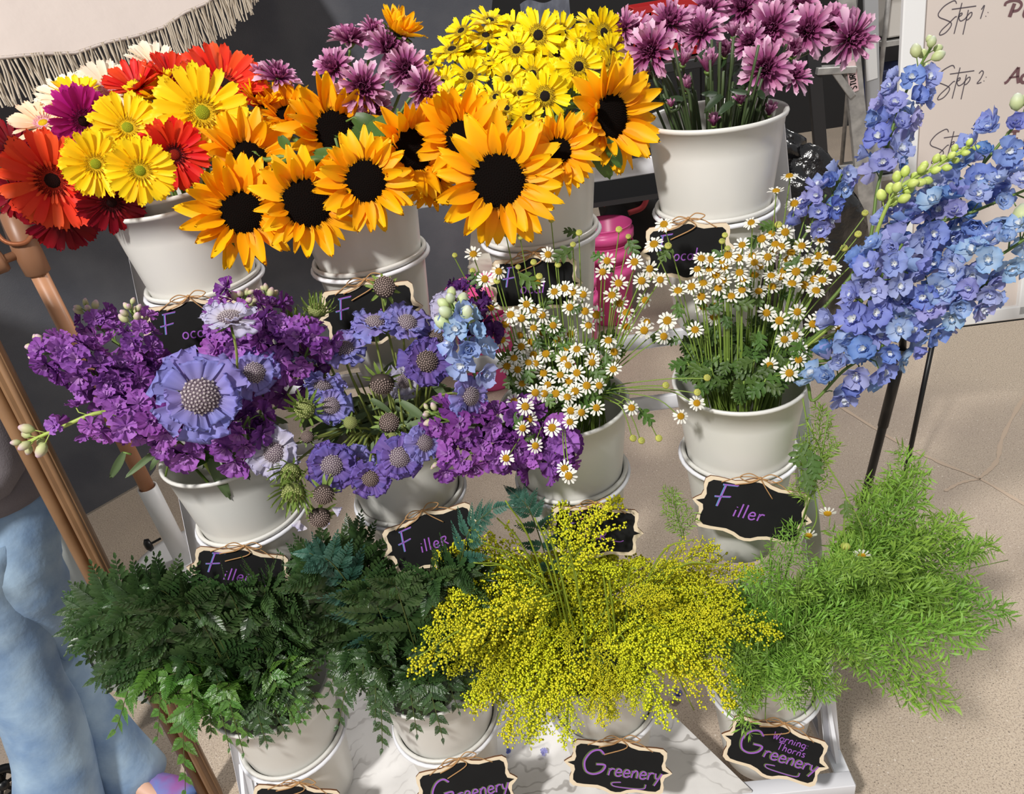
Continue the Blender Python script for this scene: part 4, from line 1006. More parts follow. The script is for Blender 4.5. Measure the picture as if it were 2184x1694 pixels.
def stempath(base, P, n, sag=.5, k=9):
    base, P, n = V(base), V(P), V(n)
    d = (P-base).length
    return cat([base, base+(P-base)*.38+V((0, 0, d*.10*sag)), P-n*min(.07, d*.28)+V((0, 0, -.0)), P-n*.004], max(3, k//3))
def basepoint(t, c, P, spread=.055, drop=.13):
    r = rim(t, c); d = V((P.x-r.x, P.y-r.y, 0)); l = d.length
    d = d*(min(spread, l*.4)/l) if l > 1e-5 else d
    return V((r.x+d.x+R_.uniform(-.02, .02), r.y+d.y+R_.uniform(-.02, .02), r.z-drop))
def rimpass(t, c, P):                           # stems leave through the mouth of the bucket
    r = rim(t, c); d = V((P.x-r.x, P.y-r.y, 0)); l = d.length
    d = d*(min(.082, l*.75)/l) if l > 1e-5 else d
    return V((r.x+d.x, r.y+d.y, r.z+.03))
def overrim(t, c, P):                           # a hanging head: its stem first bends over the rim
    r = rim(t, c); d = V((P.x-r.x, P.y-r.y, 0)); l = d.length
    return V((r.x, r.y, r.z+.045))+d*(.14/l) if P.z < r.z+.05 and l > .12 else None
def stem_of(root, base, P, n, rad, m_, t=None, c=None, taper=.75, back=1.0):
    base, P, n = V(base), V(P), V(n)
    if t is not None:
        rp = rimpass(t, c, P); dd = (P-rp).length
        ov = overrim(t, c, P)
        pts = cat([base, rp, rp.lerp(P-n*dd*.30*back, .55)+V((0, 0, dd*.06)), P-n*dd*.16*back, P-n*.003] if ov is None else [base, rp, ov, ov.lerp(P, .6)+V((0, 0, .015)), P-n*.004], 4)
    else: pts = stempath(base, P, n)
    k = len(pts)
    part('stem', MB().tube([p for p in pts], [rad*lerp(1, taper, i/k) for i in range(k)], 6).mesh('stem', G[m_]), root)
    return pts
def ring(root, M, keys, cnt, L, r0, el, jit, z=0., name='petal', lj=.1, wj=.15, skip=0.):
    for k in range(cnt):
        if R_.random() < skip: continue
        a = 2*PI*(k+R_.uniform(-.25, .25))/cnt; e = math.radians(el+R_.uniform(-jit, jit)); l = L*R_.uniform(1-lj, 1+lj); wv = l*R_.uniform(1-wj, 1+wj)
        part(name, R_.choice(PET[keys]), root, M @ Matrix.Rotation(a, 4, 'Z') @ Matrix.Translation((r0, 0, z)) @ Matrix.Rotation(-e, 4, 'Y') @ Matrix.Rotation(R_.uniform(-.18, .18), 4, 'X') @ Matrix.Diagonal((l, wv, l, 1)))
def root_at(name, label, catg, base, group): return thing(name, label, catg, base, group)

# ------------------------------------------------------------------ sunflowers
def sunflower(x, y, rpx, dpx, Y, a, b, c, label, group, el=14, t=0, leaf=0):
    P = at(x, y, fitY(x, y, Y, .035+dpx*.0003, t)); n = facing(P, a, b); s = mpp(P); r, d = rpx*s, dpx*s
    base = basepoint(t, c, P); root = root_at('sunflower', label, 'sunflower', base, group)
    M = frame(P, n, R_.random()*6)
    part('disc', CEN['sun'], root, M @ Matrix.Diagonal((d, d, d, 1))); part('disc_fuzz', CEN['fuzz'], root, M @ Matrix.Diagonal((d, d, d, 1)), kind='stuff')
    L = (r-d*.86)
    ring(root, M, 'sun', 17, L*.98, d*.86, el+12, 17, d*.02, lj=.14, wj=.2)
    ring(root, M, 'sun', 18, L*1.08, d*.82, el-4, 12, -d*.06, lj=.12, wj=.2)
    part('calyx', CALYX, root, M @ Matrix.Translation((0, 0, -d*.2)) @ Matrix.Diagonal((r*.9, r*.9, r*.7, 1)))
    part('receptacle', MB().lathe([(.001, -.5), (.14, -.45), (.5, -.25), (.9, -.04), (.9, .0)], 16).mesh('receptacle', G['stem']), root, M @ Matrix.Diagonal((d, d, d, 1)))
    pts = stem_of(root, base, P-n*d*.3, n, .0055, 'stem', t, c, .9)
SF = 'sunflower with dark brown disc '
GS = 'orange-yellow sunflowers'
sunflower(516, 453, 122, 47, 1.24, -.05, -.12, 1, 'orange '+SF+'leaning over the rim beside the gerberas', GS)
sunflower(655, 433, 116, 53, 1.22, .08, -.05, 1, 'orange '+SF+'hanging lowest over the white bucket', GS)
sunflower(780, 387, 108, 46, 1.25, .05, -.02, 1, 'orange '+SF+'with folded petals beside the lowest one', GS)
sunflower(1064, 385, 140, 59, 1.18, 0, -.08, 2, 'largest orange sunflower, in front of the yellow daisies', GS)
sunflower(532, 338, 108, 42, 1.36, .25, .55, 1, 'orange '+SF+'tipped upwards beside the gerberas', GS, 24)
sunflower(716, 282, 118, 48, 1.40, .15, .25, 1, 'orange sunflower under the loose purple chrysanthemums', GS, 22)
sunflower(882, 318, 108, 48, 1.29, .55, .1, 1, 'orange sunflower turned sideways between sunflower and daisy buckets', GS, 20)
sunflower(986, 293, 112, 40, 1.30, -.1, .15, 2, 'orange sunflower tucked behind the largest one', GS, 22)
sunflower(1192, 322, 88, 30, 1.27, .3, .1, 2, 'small orange sunflower half hidden by the largest one', GS, 22)
sunflower(1302, 250, 124, 50, 1.30, .85, .05, 2, 'orange sunflower facing the purple chrysanthemum bucket', GS, 18)
sunflower(918, 385, 66, 26, 1.36, .3, -1.0, 2, 'drooping sunflower bloom beside the stand rail', GS, 30)
sunflower(850, 68, 62, 22, 1.52, .6, 1.5, 1, 'sunflower bud opening above the purple chrysanthemums', GS, 52)
sunflower(556, 215, 52, 20, 1.48, .2, 1.2, 1, 'half open sunflower beside the small purple chrysanthemum', GS, 45)
sunflower(615, 245, 80, 30, 1.47, -.2, .9, 1, 'sunflower with upright petals behind the tipped one', GS, 40)
LEAFM = [petal(1, .26, P_lance, 7, 4, .06, b, .06, .03, 0, k).mesh('leaf', G['leaf']) for k, b in enumerate((-.3, .1, -.6, .3))]
LEAFD = [petal(1, .22, P_lance, 7, 4, .06, b, .06, .03, 0, k).mesh('leaf', G['leaf_dark']) for k, b in enumerate((-.3, .1, -.6))]
def leaf_thing(x, y, x2, y2, Y, label, catg, wd=1.0, ms=LEAFM, Y2=None, name='leaf_sprig', group=None):
    Y = min(fitY(x, y, Y, .03, 0 if y < 500 else 1), fitY(x2, y2, Y, .03, 0 if y < 500 else 1)); a, b = at(x, y, Y), at(x2, y2, Y); d = b-a; M = frame(a, facing(a, R_.uniform(-.4, .4), .5), 0, 1, d)
    r = thing(name, label, catg, a, group); l = d.length
    part('leaf', R_.choice(ms), r, M @ Matrix.Diagonal((l, l*wd, l, 1)))
    part('leaf_stalk', MB().tube([a-d*.3-V((0, 0, .02)), a, a+d*.5], [.002, .002, .0008], 5).mesh('leaf_stalk', G['stem']), r)
for (x, y, x2, y2, Y, wd) in ((1275, 300, 1300, 368, 1.28, 1.2), (1290, 300, 1315, 360, 1.27, 1), (598, 290, 615, 335, 1.36, 1), (755, 250, 830, 300, 1.40, 1), (830, 250, 800, 330, 1.4, 1.1), (1130, 320, 1080, 270, 1.36, 1.1), (1170, 285, 1110, 340, 1.34, 1.2), (560, 400, 620, 390, 1.3, 1), (690, 240, 760, 330, 1.44, 1)):
    leaf_thing(x, y, x2, y2, Y, 'green sunflower leaf showing between the blooms', 'leaf', wd, group='sunflower leaves')

# ------------------------------------------------------------------ gerberas
def gerbera(x, y, rpx, kind, a, b, Y=None, label='', el=12, c=0):
    if Y is None: Y = 1.388+(320-y)/330*.15
    P = at(x, y, fitY(x, y, Y, .03, 0)); n = facing(P, a, b); s = mpp(P); r = rpx*s*1.06; d = r*.33
    base = basepoint(0, c, P); root = root_at('gerbera', label, 'gerbera', base, 'gerberas in mixed colours')
    M = frame(P, n, R_.random()*6)
    part('disc', CEN[kind], root, M @ Matrix.Diagonal((d, d, d, 1)))
    ring(root, M, kind, 19, r*.80, d*.62, el, 7, 0, lj=.05, wj=.15)
    ring(root, M, kind, 17, r*.86, d*.55, el-9, 7, -r*.02, lj=.05, wj=.15)
    part('inner_petals', GIN[kind], root, M @ Matrix.Diagonal((r, r, r, 1)))
    part('calyx', CUP, root, M @ Matrix.Diagonal((r*.8, r*.8, r*.8, 1)) @ Matrix.Translation((0, 0, -.02)))
    stem_of(root, base, P-n*r*.22, n, .0035, 'stem', 0, c, 1)
GIN = {g: ringmesh(lambda k: petal(1, .085, P_round, 4, 2, .1, .08, 0, 0, 0, k), [(20, .30, .2, 22, .015)], G[g], 'inner_petals') for g in GK}
gy = 'yellow gerbera with green centre '
gerbera(112, 385, 98, 'gcoral', -.28, -.15, 1.27, 'large coral red gerbera hanging over the parasol pole')
gerbera(204, 350, 66, 'gyellow', .05, -.05, 1.22, gy+'beside the coral red one', 14)
gerbera(299, 364, 68, 'gyellow', .05, -.15, 1.21, gy+'drooping over the liner bucket', 12)
gerbera(272, 272, 70, 'gyellow', -.05, .3, 1.36, gy+'tipped up behind two others', 20)
gerbera(432, 240, 92, 'gyellow', .05, .1, 1.38, 'largest yellow gerbera, beside the tipped sunflower', 10)
gerbera(330, 202, 62, 'gyellow', -.6, 1.0, 1.44, 'yellow gerbera seen from the side below the cream one', 36)
gerbera(478, 178, 86, 'gcoral', .2, .8, 1.48, 'coral gerbera standing highest, facing up', 26)
gerbera(372, 330, 70, 'gred', .15, -.1, 1.32, 'orange red gerbera with dark centre under the largest yellow one')
gerbera(178, 258, 70, 'gmagenta', .55, -.15, 1.36, 'magenta gerbera, the only one of its colour', 14)
gerbera(232, 192, 62, 'gcream', -.1, .55, 1.47, 'cream gerbera with pink centre', 20)
gerbera(334, 140, 58, 'gcream', .1, 1.4, 1.52, 'cream gerbera seen from the side at the top of the bunch', 34)
gerbera(140, 205, 56, 'gcream', -.5, .8, 1.44, 'cream gerbera behind the magenta one', 26)
gerbera(166, 206, 52, 'gyellow', -.4, 1.4, 1.42, 'yellow gerbera seen from the side behind the magenta one', 45)
gerbera(92, 262, 62, 'gpeach', -.5, .7, 1.40, 'peach cream gerbera at the outer edge of the bunch', 24)
gerbera(24, 315, 58, 'gdark', -.5, .5, 1.42, 'dark red gerbera behind the large coral one', 34)
gerbera(132, 462, 74, 'gdark', -.1, -.7, 1.30, 'dark red gerbera hanging lowest, over the parasol knob')
gerbera(238, 432, 66, 'gdark', .15, -.8, 1.26, 'dark red gerbera hanging over the bucket rim')
gerbera(34, 415, 56, 'gdark', -.7, -.3, 1.36, 'dark red gerbera under the large coral one')
gerbera(288, 185, 62, 'gred', -.5, .9, 1.45, 'orange red gerbera seen from the side below the cream one', 34)
gerbera(368, 165, 56, 'gred', .2, 1.1, 1.47, 'deep red gerbera half hidden behind the largest yellow one', 36)
gerbera(352, 265, 52, 'gyellow', -.1, .9, 1.40, 'yellow gerbera half hidden under the largest yellow one', 30)

# ------------------------------------------------------------------ purple chrysanthemums
def mum(x, y, rpx, a, b, t, c, Y, label, group, bud=0., stemk='stem', pale=5):
    P = at(x, y, Y); n = facing(P, a, b); r = rpx*mpp(P)
    base = basepoint(t, c, P); root = root_at('chrysanthemum', label, 'chrysanthemum', base, group)
    M = frame(P, n, R_.random()*6)
    if bud:
        part('inner_petals', R_.choice(MUMIN), root, M @ Matrix.Diagonal((r*.95, r*.95, r*1.5, 1)))
        ring(root, M, 'mum', 12, r*1.25, r*.12, 66, 8)
    else:
        part('inner_petals', R_.choice(MUMIN), root, M @ Matrix.Diagonal((r, r, r, 1)))
        ring(root, M, 'mum', 15, r*.84, r*.1, 22, 10, .02*r)
        ring(root, M, 'mum', 14, r*.95, r*.1, 5, 9, 0, skip=.25)
        ring(root, M, 'mum_pale', pale, r*1.02, r*.1, -2, 14, -.02*r)
    part('calyx', CUP, root, M @ Matrix.Diagonal((r*1.0, r*1.0, r*1.0, 1)))
    stem_of(root, base, P-n*r*.28, n, .0032, 'stem_dark' if c == 3 else 'stem', t, c, .8)
GA, GB = 'loose purple chrysanthemums above the sunflowers', 'purple chrysanthemums in the end bucket'
LA, LBm = 'mauve chrysanthemum standing among the sunflowers', 'purple chrysanthemum with pale outer petals in the chrysanthemum bucket'
mum(746, 88, 52, .0, 1.5, 0, 1, 1.52, 'mauve chrysanthemum seen from the side, tallest above the sunflowers', GA)
mum(592, 168, 46, .2, 1.0, 0, 1, 1.50, 'mauve chrysanthemum standing apart between gerberas and sunflowers', GA)
mum(556, 165, 24, -.4, 1.2, 0, 1, 1.51, 'small mauve chrysanthemum bud behind the coral gerbera', GA, 1)
mum(714, 148, 48, -.5, .5, 0, 1, 1.47, LA, GA); mum(826, 105, 50, .1, .5, 0, 1, 1.5, LA, GA); mum(774, 186, 56, -.1, .1, 0, 1, 1.42, 'pale tipped mauve chrysanthemum at the front above the sunflowers', GA, pale=9)
mum(866, 148, 50, -.1, .2, 0, 1, 1.46, LA, GA, pale=7); mum(902, 188, 48, .3, 0, 0, 1, 1.42, LA, GA); mum(800, 236, 40, .2, .5, 0, 1, 1.43, LA, GA); mum(796, 68, 36, .2, 1.0, 0, 1, 1.54, LA, GA)
mum(745, 210, 40, -.2, .6, 0, 1, 1.46, LA, GA)
for (x, y, rp, a, b, Y, bd) in ((1356, 72, 50, -.4, .7, 1.50, 0), (1388, 108, 60, -.15, .05, 1.38, 0), (1428, 50, 52, .1, .6, 1.46, 0), (1330, 62, 42, -.6, .6, 1.48, 0), (1496, 70, 52, -.3, .5, 1.44, 0), (1512, 22, 48, -.1, .5, 1.52, 0), (1584, 18, 52, .0, .4, 1.52, 0), (1564, 78, 24, -.1, 1.2, 1.42, 1), (1645, 60, 58, .05, .1, 1.43, 0), (1722, 68, 56, .1, .3, 1.45, 0), (1812, 84, 58, .45, .1, 1.43, 0), (1632, 146, 58, .05, .1, 1.35, 0), (1692, 165, 40, .3, .7, 1.36, 0), (1600, 92, 42, -.2, .2, 1.42, 0), (1456, 138, 30, .3, .9, 1.36, 1), (1510, 152, 34, .0, 1.3, 1.36, 1), (1580, 222, 20, -.1, 1.0, 1.32, 1), (1432, 228, 14, -.2, 1.2, 1.32, 1), (1704, 12, 44, .3, .9, 1.54, 0), (1655, -10, 42, .2, .9, 1.55, 0), (1690, 118, 36, .2, .5, 1.42, 1), (1462, 195, 26, .1, 1.0, 1.38, 1), (1640, 245, 24, .2, 1.0, 1.36, 1), (1522, 268, 22, 0, 1.0, 1.33, 1), (1770, 55, 50, .2, .6, 1.49, 0), (1545, 120, 30, 0, .8, 1.45, 1), (1400, 165, 28, -.1, .6, 1.42, 1)):
    lab = LBm if not bd else 'dark purple chrysanthemum bud among the stems of the chrysanthemum bucket'
    if (x, y) == (1388, 108): lab = 'purple chrysanthemum with white tipped petals beside the yellow daisies'
    if (x, y) == (1812, 84): lab = 'purple chrysanthemum leaning out towards the step ladder'
    mum(x, y, rp, a, b, 0, 3, Y, lab, GB, bd, pale=7)
def bare_stems(t, c, n, h0, h1, m_, label, catg, group, rad=.0025, spread=.10, leafs=1, ms=LEAFM, ls=.05):
    for k in range(n):
        a = R_.random()*2*PI; q = math.sqrt(R_.random()); rr = rim(t, c)
        p0 = V((rr.x+.05*q*math.cos(a), rr.y+.05*q*math.sin(a), rr.z-.13)); h_ = R_.uniform(h0, h1); k_ = min(1, .10/(spread*1.3*max(q, .01))) if h_ < .06 else 1
        p1 = V((rr.x+spread*q*math.cos(a)*1.3*k_, rr.y+(min(.035, spread*q*math.sin(a)*1.2) if t else spread*q*math.sin(a)*1.2*k_), rr.z+max(.025, h_)))
        p1.y = min(p1.y, rr.y+.09)
        r = thing('leafy_stem', label, catg, p0, group)
        part('stem', MB().tube(bez(p0, p0.lerp(p1, .5)+V((0, 0, .02)), p1, 5), [rad]*6, 5).mesh('stem', G[m_]), r)
        for j in range(leafs):
            f = max(R_.uniform(.55, .95), min(.99, .175/(p1.z-p0.z))); p = p0.lerp(p1, f); d = V((math.cos(a+R_.uniform(-1.5, 1.5)), (math.sin(a+R_.uniform(-1.5, 1.5)) if not t else -abs(math.sin(a+R_.uniform(-1.5, 1.5)))), R_.uniform(.3, .9))); l = ls*R_.uniform(.7, 1.2)
            part('leaf', R_.choice(ms), r, frame(p, V((0, -.6, 1)), 0, l, d))
bare_stems(0, 3, 26, .02, .13, 'stem_dark', 'dark leafy stem in the chrysanthemum bucket', 'stem', 'chrysanthemum stems', leafs=1, ms=LEAFD, ls=.035)
bare_stems(0, 2, 12, .02, .12, 'stem', 'leafy green stem in the yellow daisy bucket', 'stem', 'yellow daisy stems', leafs=2)
bare_stems(0, 0, 14, .0, .05, 'stem', 'bare green stem in the gerbera bucket', 'stem', 'gerbera stems', leafs=0)
bare_stems(0, 1, 10, .0, .09, 'stem', 'leafy green stem in the sunflower bucket', 'stem', 'sunflower stems', leafs=2)

# ------------------------------------------------------------------ yellow daisies
def ydaisy(x, y, rpx, a, b, Y, label):
    P = at(x, y, Y); n = facing(P, a, b); r = rpx*mpp(P); d = r*.40
    base = basepoint(0, 2, P); root = root_at('yellow_daisy', label, 'daisy', base, 'yellow daisies in one bucket')
    M = frame(P, n, R_.random()*6)
    part('floret_ring', CEN['daisy_ring'], root, M @ Matrix.Diagonal((d, d, d, 1)))
    part('disc', CEN['daisy_eye'], root, M @ Matrix.Translation((0, 0, d*.14)) @ Matrix.Diagonal((d*.5, d*.5, d*.5, 1)))
    ring(root, M, 'daisy', 12, r*.76, d*.55, 12, 9, .02*r, wj=.12); ring(root, M, 'daisy', 11, r*.80, d*.5, 2, 8, 0, wj=.12)
    part('calyx', CUP, root, M @ Matrix.Diagonal((r*.8, r*.8, r*.7, 1)))
    stem_of(root, base, P-n*r*.2, n, .0022, 'stem', 0, 2, .8)
for (x, y, rp, a, b, Y) in ((1002, 162, 44, -.1, .1, 1.43), (1045, 46, 46, .1, 1.2, 1.53), (1036, 78, 46, 0, .9, 1.50), (985, 68, 42, -.5, .9, 1.50), (965, 108, 50, -.3, 1.1, 1.47), (922, 138, 34, -.6, 1.0, 1.46), (945, 178, 42, -.6, .6, 1.43), (1083, 168, 38, 0, .35, 1.42), (1136, 158, 42, .1, .15, 1.43), (1148, 76, 58, .0, .25, 1.47), (1198, 72, 48, .3, .4, 1.49), (1286, 70, 50, .55, .2, 1.46), (1234, 142, 54, .1, .1, 1.40), (1162, 205, 58, .05, .0, 1.34), (1127, 250, 40, .1, .25, 1.33), (1058, 208, 38, -.2, .5, 1.38), (1096, 62, 40, -.1, .6, 1.51), (1102, 108, 46, -.2, .4, 1.46), (1302, 112, 42, .7, .5, 1.44), (1302, 142, 38, .9, .5, 1.42), (1186, 116, 46, .2, .4, 1.46), (1080, 232, 36, .1, .6, 1.36), (1042, 135, 36, -.3, .7, 1.46), (1195, 160, 40, .4, .4, 1.41), (960, 205, 36, -.4, .4, 1.39), (1012, 215, 34, -.1, .6, 1.39), (1262, 52, 40, .4, 1.0, 1.52), (1240, 95, 42, .3, .5, 1.48), (1070, 130, 40, -.1, .6, 1.46), (1110, 200, 36, -.1, .5, 1.40), (1255, 185, 34, .6, .4, 1.39), (1000, 110, 40, -.2, .8, 1.48), (1150, 125, 38, 0, .5, 1.46)):
    lab = {(1162, 205): 'yellow daisy with brown eye hanging lowest above the largest sunflower', (1045, 46): 'yellow daisy standing highest, facing up', (922, 138): 'yellow daisy leaning towards the mauve chrysanthemums'}.get((x, y), 'yellow daisy with brown eye in the yellow daisy bucket')
    ydaisy(x, y, rp, a, b, Y, lab)

# ------------------------------------------------------------------ spikes: delphinium and stock
dpet = lambda k: petal(1, .46, P_obov, 5, 4, .14, (.25, .05, .4, -.1)[k], .13, .02, .05, k)
FLD = {}
for g in ('delph', 'delph_pale'):
    FLD[g] = [ringmesh(dpet, [(5, .92, .06, e, 0), (4, .5, .05, e+26, .05)], G[g], 'floret', s) for s, e in ((1, 12), (2, 26), (3, 44), (4, 20))]
BEE = [ringmesh(lambda k: petal(1, .3, P_obov, 3, 2, .2, .3, .2, 0, 0, k), [(5, .42, .03, 44, .06)], G['delph_bee'], 'eye', s) for s in (1, 2)]
spet = lambda k: petal(1, .40, P_fan, 4, 5, .06, (.1, -.12, .22, 0)[k], .22, .02, .06, k)
FLS = {}
for g, gi in (('stock', 'stock_in'), ('stock_dark', 'stock_dark')):
    out = []
    for s in range(4):
        rr = random.Random(s); mb = MB()
        for (cnt, L, el, z, mi) in ((6, .95, 8, 0, 0), (5, .78, 32, .04, 0), (4, .5, 60, .06, 1)):
            for k in range(cnt):
                M = Matrix.Rotation(2*PI*(k+rr.random()*.6)/cnt, 4, 'Z') @ Matrix.Translation((.04, 0, z)) @ Matrix.Rotation(-math.radians(el+rr.uniform(-14, 14)), 4, 'Y') @ Matrix.Diagonal((L, L*rr.uniform(.85, 1.15), L, 1))
                mb.join(spet(k % 4), M, mi)
        out.append(mb.mesh('floret', [G[g], G[gi]]))
    FLS[g] = out
def budmesh(m_, fat=.42): return MB().lathe([(.02, -.1), (fat*.7, .12), (fat, .4), (fat*.85, .7), (fat*.4, .95), (.01, 1.02)], 9).mesh('bud', G[m_])
BUDS = {'delph': budmesh('delph_bud'), 'delphg': budmesh('delph_budg'), 'stock': budmesh('stock_bud', .36)}
def along(pts, t):
    q = t*(len(pts)-1); i = min(int(q), len(pts)-2); return pts[i].lerp(pts[i+1], q-i), (pts[i+1]-pts[i]).normalized()
def spike(name, label, catg, group, t, c, pix, nfl, f0, f1, rpx, fpx, kind, nb=6, b0=.82, budkind='delph', bpx=9, stemm='stem', pale=0., srad=.0035, seed=0, leaves=0):
    rr = random.Random(seed*7+len(pix)+int(pix[0][0])); W_ = [at(x, y, fitY(x, y, Y, .03 if i == 0 else .055, t)) for i, (x, y, Y) in enumerate(pix)]
    rp = rimpass(t, c, W_[0]); base = basepoint(t, c, W_[0])
    root = root_at(name, label, catg, base, group)
    ax = cat(W_, 8)
    ov = overrim(t, c, W_[0])
    full = cat(([base, rp] if ov is None else [base, rp, ov])+W_, 6)
    part('stem', MB().tube(full, [srad*lerp(1, .55, i/len(full)) for i in range(len(full))], 7).mesh('stem', G[stemm]), root)
    ga = 2.399; s = mpp(W_[0])
    for k in range(nfl):
        u = lerp(f0, f1, (k+.5)/nfl); p, d = along(ax, u); x = d.orthogonal().normalized(); y = d.cross(x); a = k*ga+seed
        rad = x*math.cos(a)+y*math.sin(a); fs = fpx*s*lerp(1.1, .72, u)*rr.uniform(.85, 1.15)
        tc = (CAM-p).normalized()
        if rad.dot(tc) < -.55 and rr.random() < .6: rad = (rad+tc*.9).normalized()
        q = p+rad*rpx*s*rr.uniform(.75, 1.1)
        n = (rad*1.0+d*rr.uniform(-.1, .5)+tc*.35+V((rr.uniform(-.3, .3), rr.uniform(-.3, .3), rr.uniform(-.3, .3)))).normalized()
        if catg == 'delphinium':
            kk = 'delph_pale' if rr.random() < pale*u*1.3 else 'delph'
            f = part('floret', rr.choice(FLD[kk]), root, frame(q, n, rr.random()*6, fs))
            link('eye', rr.choice(BEE), f, Matrix())
        else:
            f = part('floret', rr.choice(FLS[kind]), root, frame(q, n, rr.random()*6, fs))
        if k % 3 == 0: part('pedicel', MB().tube([p-d*.012, p.lerp(q, .5), q-n*.003], .0012, 4).mesh('pedicel', G[stemm]), root)
    for k in range(nb):
        u = lerp(b0, 1.0, (k+.5)/nb); p, d = along(ax, u); x = d.orthogonal().normalized(); y = d.cross(x); a = k*ga
        rad = x*math.cos(a)+y*math.sin(a); bs = bpx*s*lerp(1.6, .9, (u-b0)/(1.001-b0))
        o = p+rad*lerp(1.7, .5, (u-b0)/(1.001-b0))*bpx*s+d*.006
        n = (rad*.8+d*.9).normalized()
        b = part('bud', BUDS[budkind], root, frame(o, n, 0, bs*1.7)); part('pedicel', MB().tube([p-d*.008, o+n*.001], .0010, 4).mesh('pedicel', G[stemm]), root)
    for k in range(leaves):
        p, d = along(full, rr.uniform(.3, .5)); l = rr.uniform(.05, .09)
        part('leaf', rr.choice(STL), root, frame(p, V((rr.uniform(-.5, .5), -.8, .8)), 0, l, V((rr.uniform(-1, 1), rr.uniform(-1, .2), rr.uniform(-.6, .5)))))
STL = [petal(1, .13, P_lance, 7, 4, .08, b, .1, .02, 0, k).mesh('leaf', G['stock_leaf']) for k, b in enumerate((-.3, -.6, .2))]
GDp = 'blue delphinium spikes'
D = lambda lab, pix, nfl, f0, f1, rpx=24, fpx=34, **k: spike('delphinium', lab, 'delphinium', GDp, 1, k.pop('c', 3), pix, nfl, f0, f1, rpx, fpx, 'delph', **k)
D('blue delphinium standing upright beside the step ladder with pale buds on top', [(1835, 560, 1.22), (1872, 400, 1.26), (1905, 270, 1.30), (1940, 180, 1.33), (1990, 95, 1.36)], 26, .30, .80, 34, 34, nb=7, b0=.84, bpx=11, seed=1)
D('small side shoot of blue delphinium beside the black bag', [(1750, 540, 1.30), (1768, 440, 1.31), (1800, 362, 1.31)], 7, .72, 1.0, 20, 32, nb=0, seed=2)
D('blue delphinium reaching across the lower part of the sign', [(1840, 640, 1.16), (1950, 510, 1.14), (2050, 405, 1.13), (2130, 310, 1.13), (2215, 205, 1.13)], 30, .2, .86, 36, 36, nb=7, b0=.86, bpx=12, seed=3)
D('pale tipped blue delphinium drooping beside the sign bottom', [(1800, 770, 1.10), (1930, 650, 1.05), (2050, 580, 1.02), (2140, 540, 1.0), (2240, 470, 1.0)], 32, .22, .92, 34, 36, nb=6, b0=.86, bpx=15, pale=.9, seed=4)
D('blue delphinium packed with florets leaning over the feverfew', [(1760, 810, 1.12), (1830, 690, 1.07), (1880, 590, 1.05), (1925, 520, 1.05)], 30, .2, 1.0, 40, 36, nb=0, seed=5)
D('blue delphinium hanging lowest beside the easel legs', [(1735, 855, 1.12), (1800, 790, 1.07), (1865, 750, 1.04), (1940, 690, 1.02)], 26, .1, 1.0, 42, 38, nb=0, seed=6, pale=.3)
D('lime green delphinium spike still in bud', [(1830, 640, 1.13), (1872, 490, 1.12), (1915, 405, 1.12), (1985, 362, 1.12), (2068, 312, 1.12)], 0, .3, .5, 30, 30, nb=26, b0=.34, budkind='delphg', bpx=9, stemm='stem_pale', srad=.004, seed=7)
D('short blue delphinium behind the feverfew', [(1690, 560, 1.27), (1730, 480, 1.28), (1762, 415, 1.28)], 12, .45, 1.0, 26, 34, nb=0, seed=8)
D('blue delphinium running along the middle of the bunch', [(1830, 640, 1.13), (1960, 500, 1.10), (2080, 450, 1.07), (2200, 400, 1.06)], 26, .25, 1.0, 36, 36, nb=0, seed=9, pale=.25)
D('blue delphinium drooping under the pale tipped one', [(1800, 760, 1.09), (1930, 690, 1.04), (2030, 650, 1.01), (2110, 600, .99)], 22, .3, 1.0, 32, 36, nb=0, seed=10, pale=.5)
D('short pale blue delphinium between scabiosa and feverfew', [(1010, 860, 1.05), (1005, 770, 1.04), (985, 700, 1.04), (960, 640, 1.05)], 14, .25, .85, 28, 36, nb=9, b0=.62, bpx=14, pale=.7, c=1, seed=11)
D('blue delphinium in the heart of the bunch', [(1800, 700, 1.16), (1870, 580, 1.15), (1940, 470, 1.15), (1990, 400, 1.16)], 22, .3, 1.0, 36, 34, nb=0, seed=12)

GSt = 'purple stock spikes'
K = lambda lab, pix, nfl, f0, f1, rpx=26, fpx=34, c=0, kind='stock', **k: spike('stock_flower', lab, 'stock', GSt, 1, c, pix, nfl, f0, f1, rpx, fpx, kind, nb=k.pop('nb', 6), b0=k.pop('b0', .88), budkind='stock', bpx=k.pop('bpx', 8), stemm=k.pop('stemm', 'stem'), **k)
K('purple stock reaching out over the wooden frame rail', [(390, 905, 1.12), (260, 835, 1.06), (160, 775, 1.04), (75, 735, 1.04)], 30, .15, .92, 34, 34, seed=1, leaves=1)
K('purple stock on a long lime stem ending in green buds', [(400, 960, 1.10), (300, 890, 1.05), (215, 880, 1.02), (130, 912, 1.0), (55, 945, .99)], 7, .42, .82, 30, 28, nb=7, b0=.84, bpx=11, stemm='stem_pale', srad=.005, seed=2)
K('purple stock standing before the parasol pole', [(385, 860, 1.2), (300, 775, 1.22), (225, 710, 1.25), (180, 655, 1.26)], 20, .25, .92, 30, 28, seed=3)
K('purple stock with pale buds beside the gerbera plaque', [(390, 850, 1.22), (315, 765, 1.25), (278, 655, 1.28)], 18, .2, .88, 24, 26, seed=4, nb=9, b0=.8)
K('tall purple stock in front of the gerbera plaque', [(480, 860, 1.18), (500, 750, 1.18), (522, 630, 1.19)], 32, .2, .95, 46, 34, seed=5)
K('purple stock topped with dark buds beside the tall one', [(560, 850, 1.2), (565, 745, 1.21), (570, 622, 1.22)], 26, .2, .9, 34, 32, seed=6, nb=8)
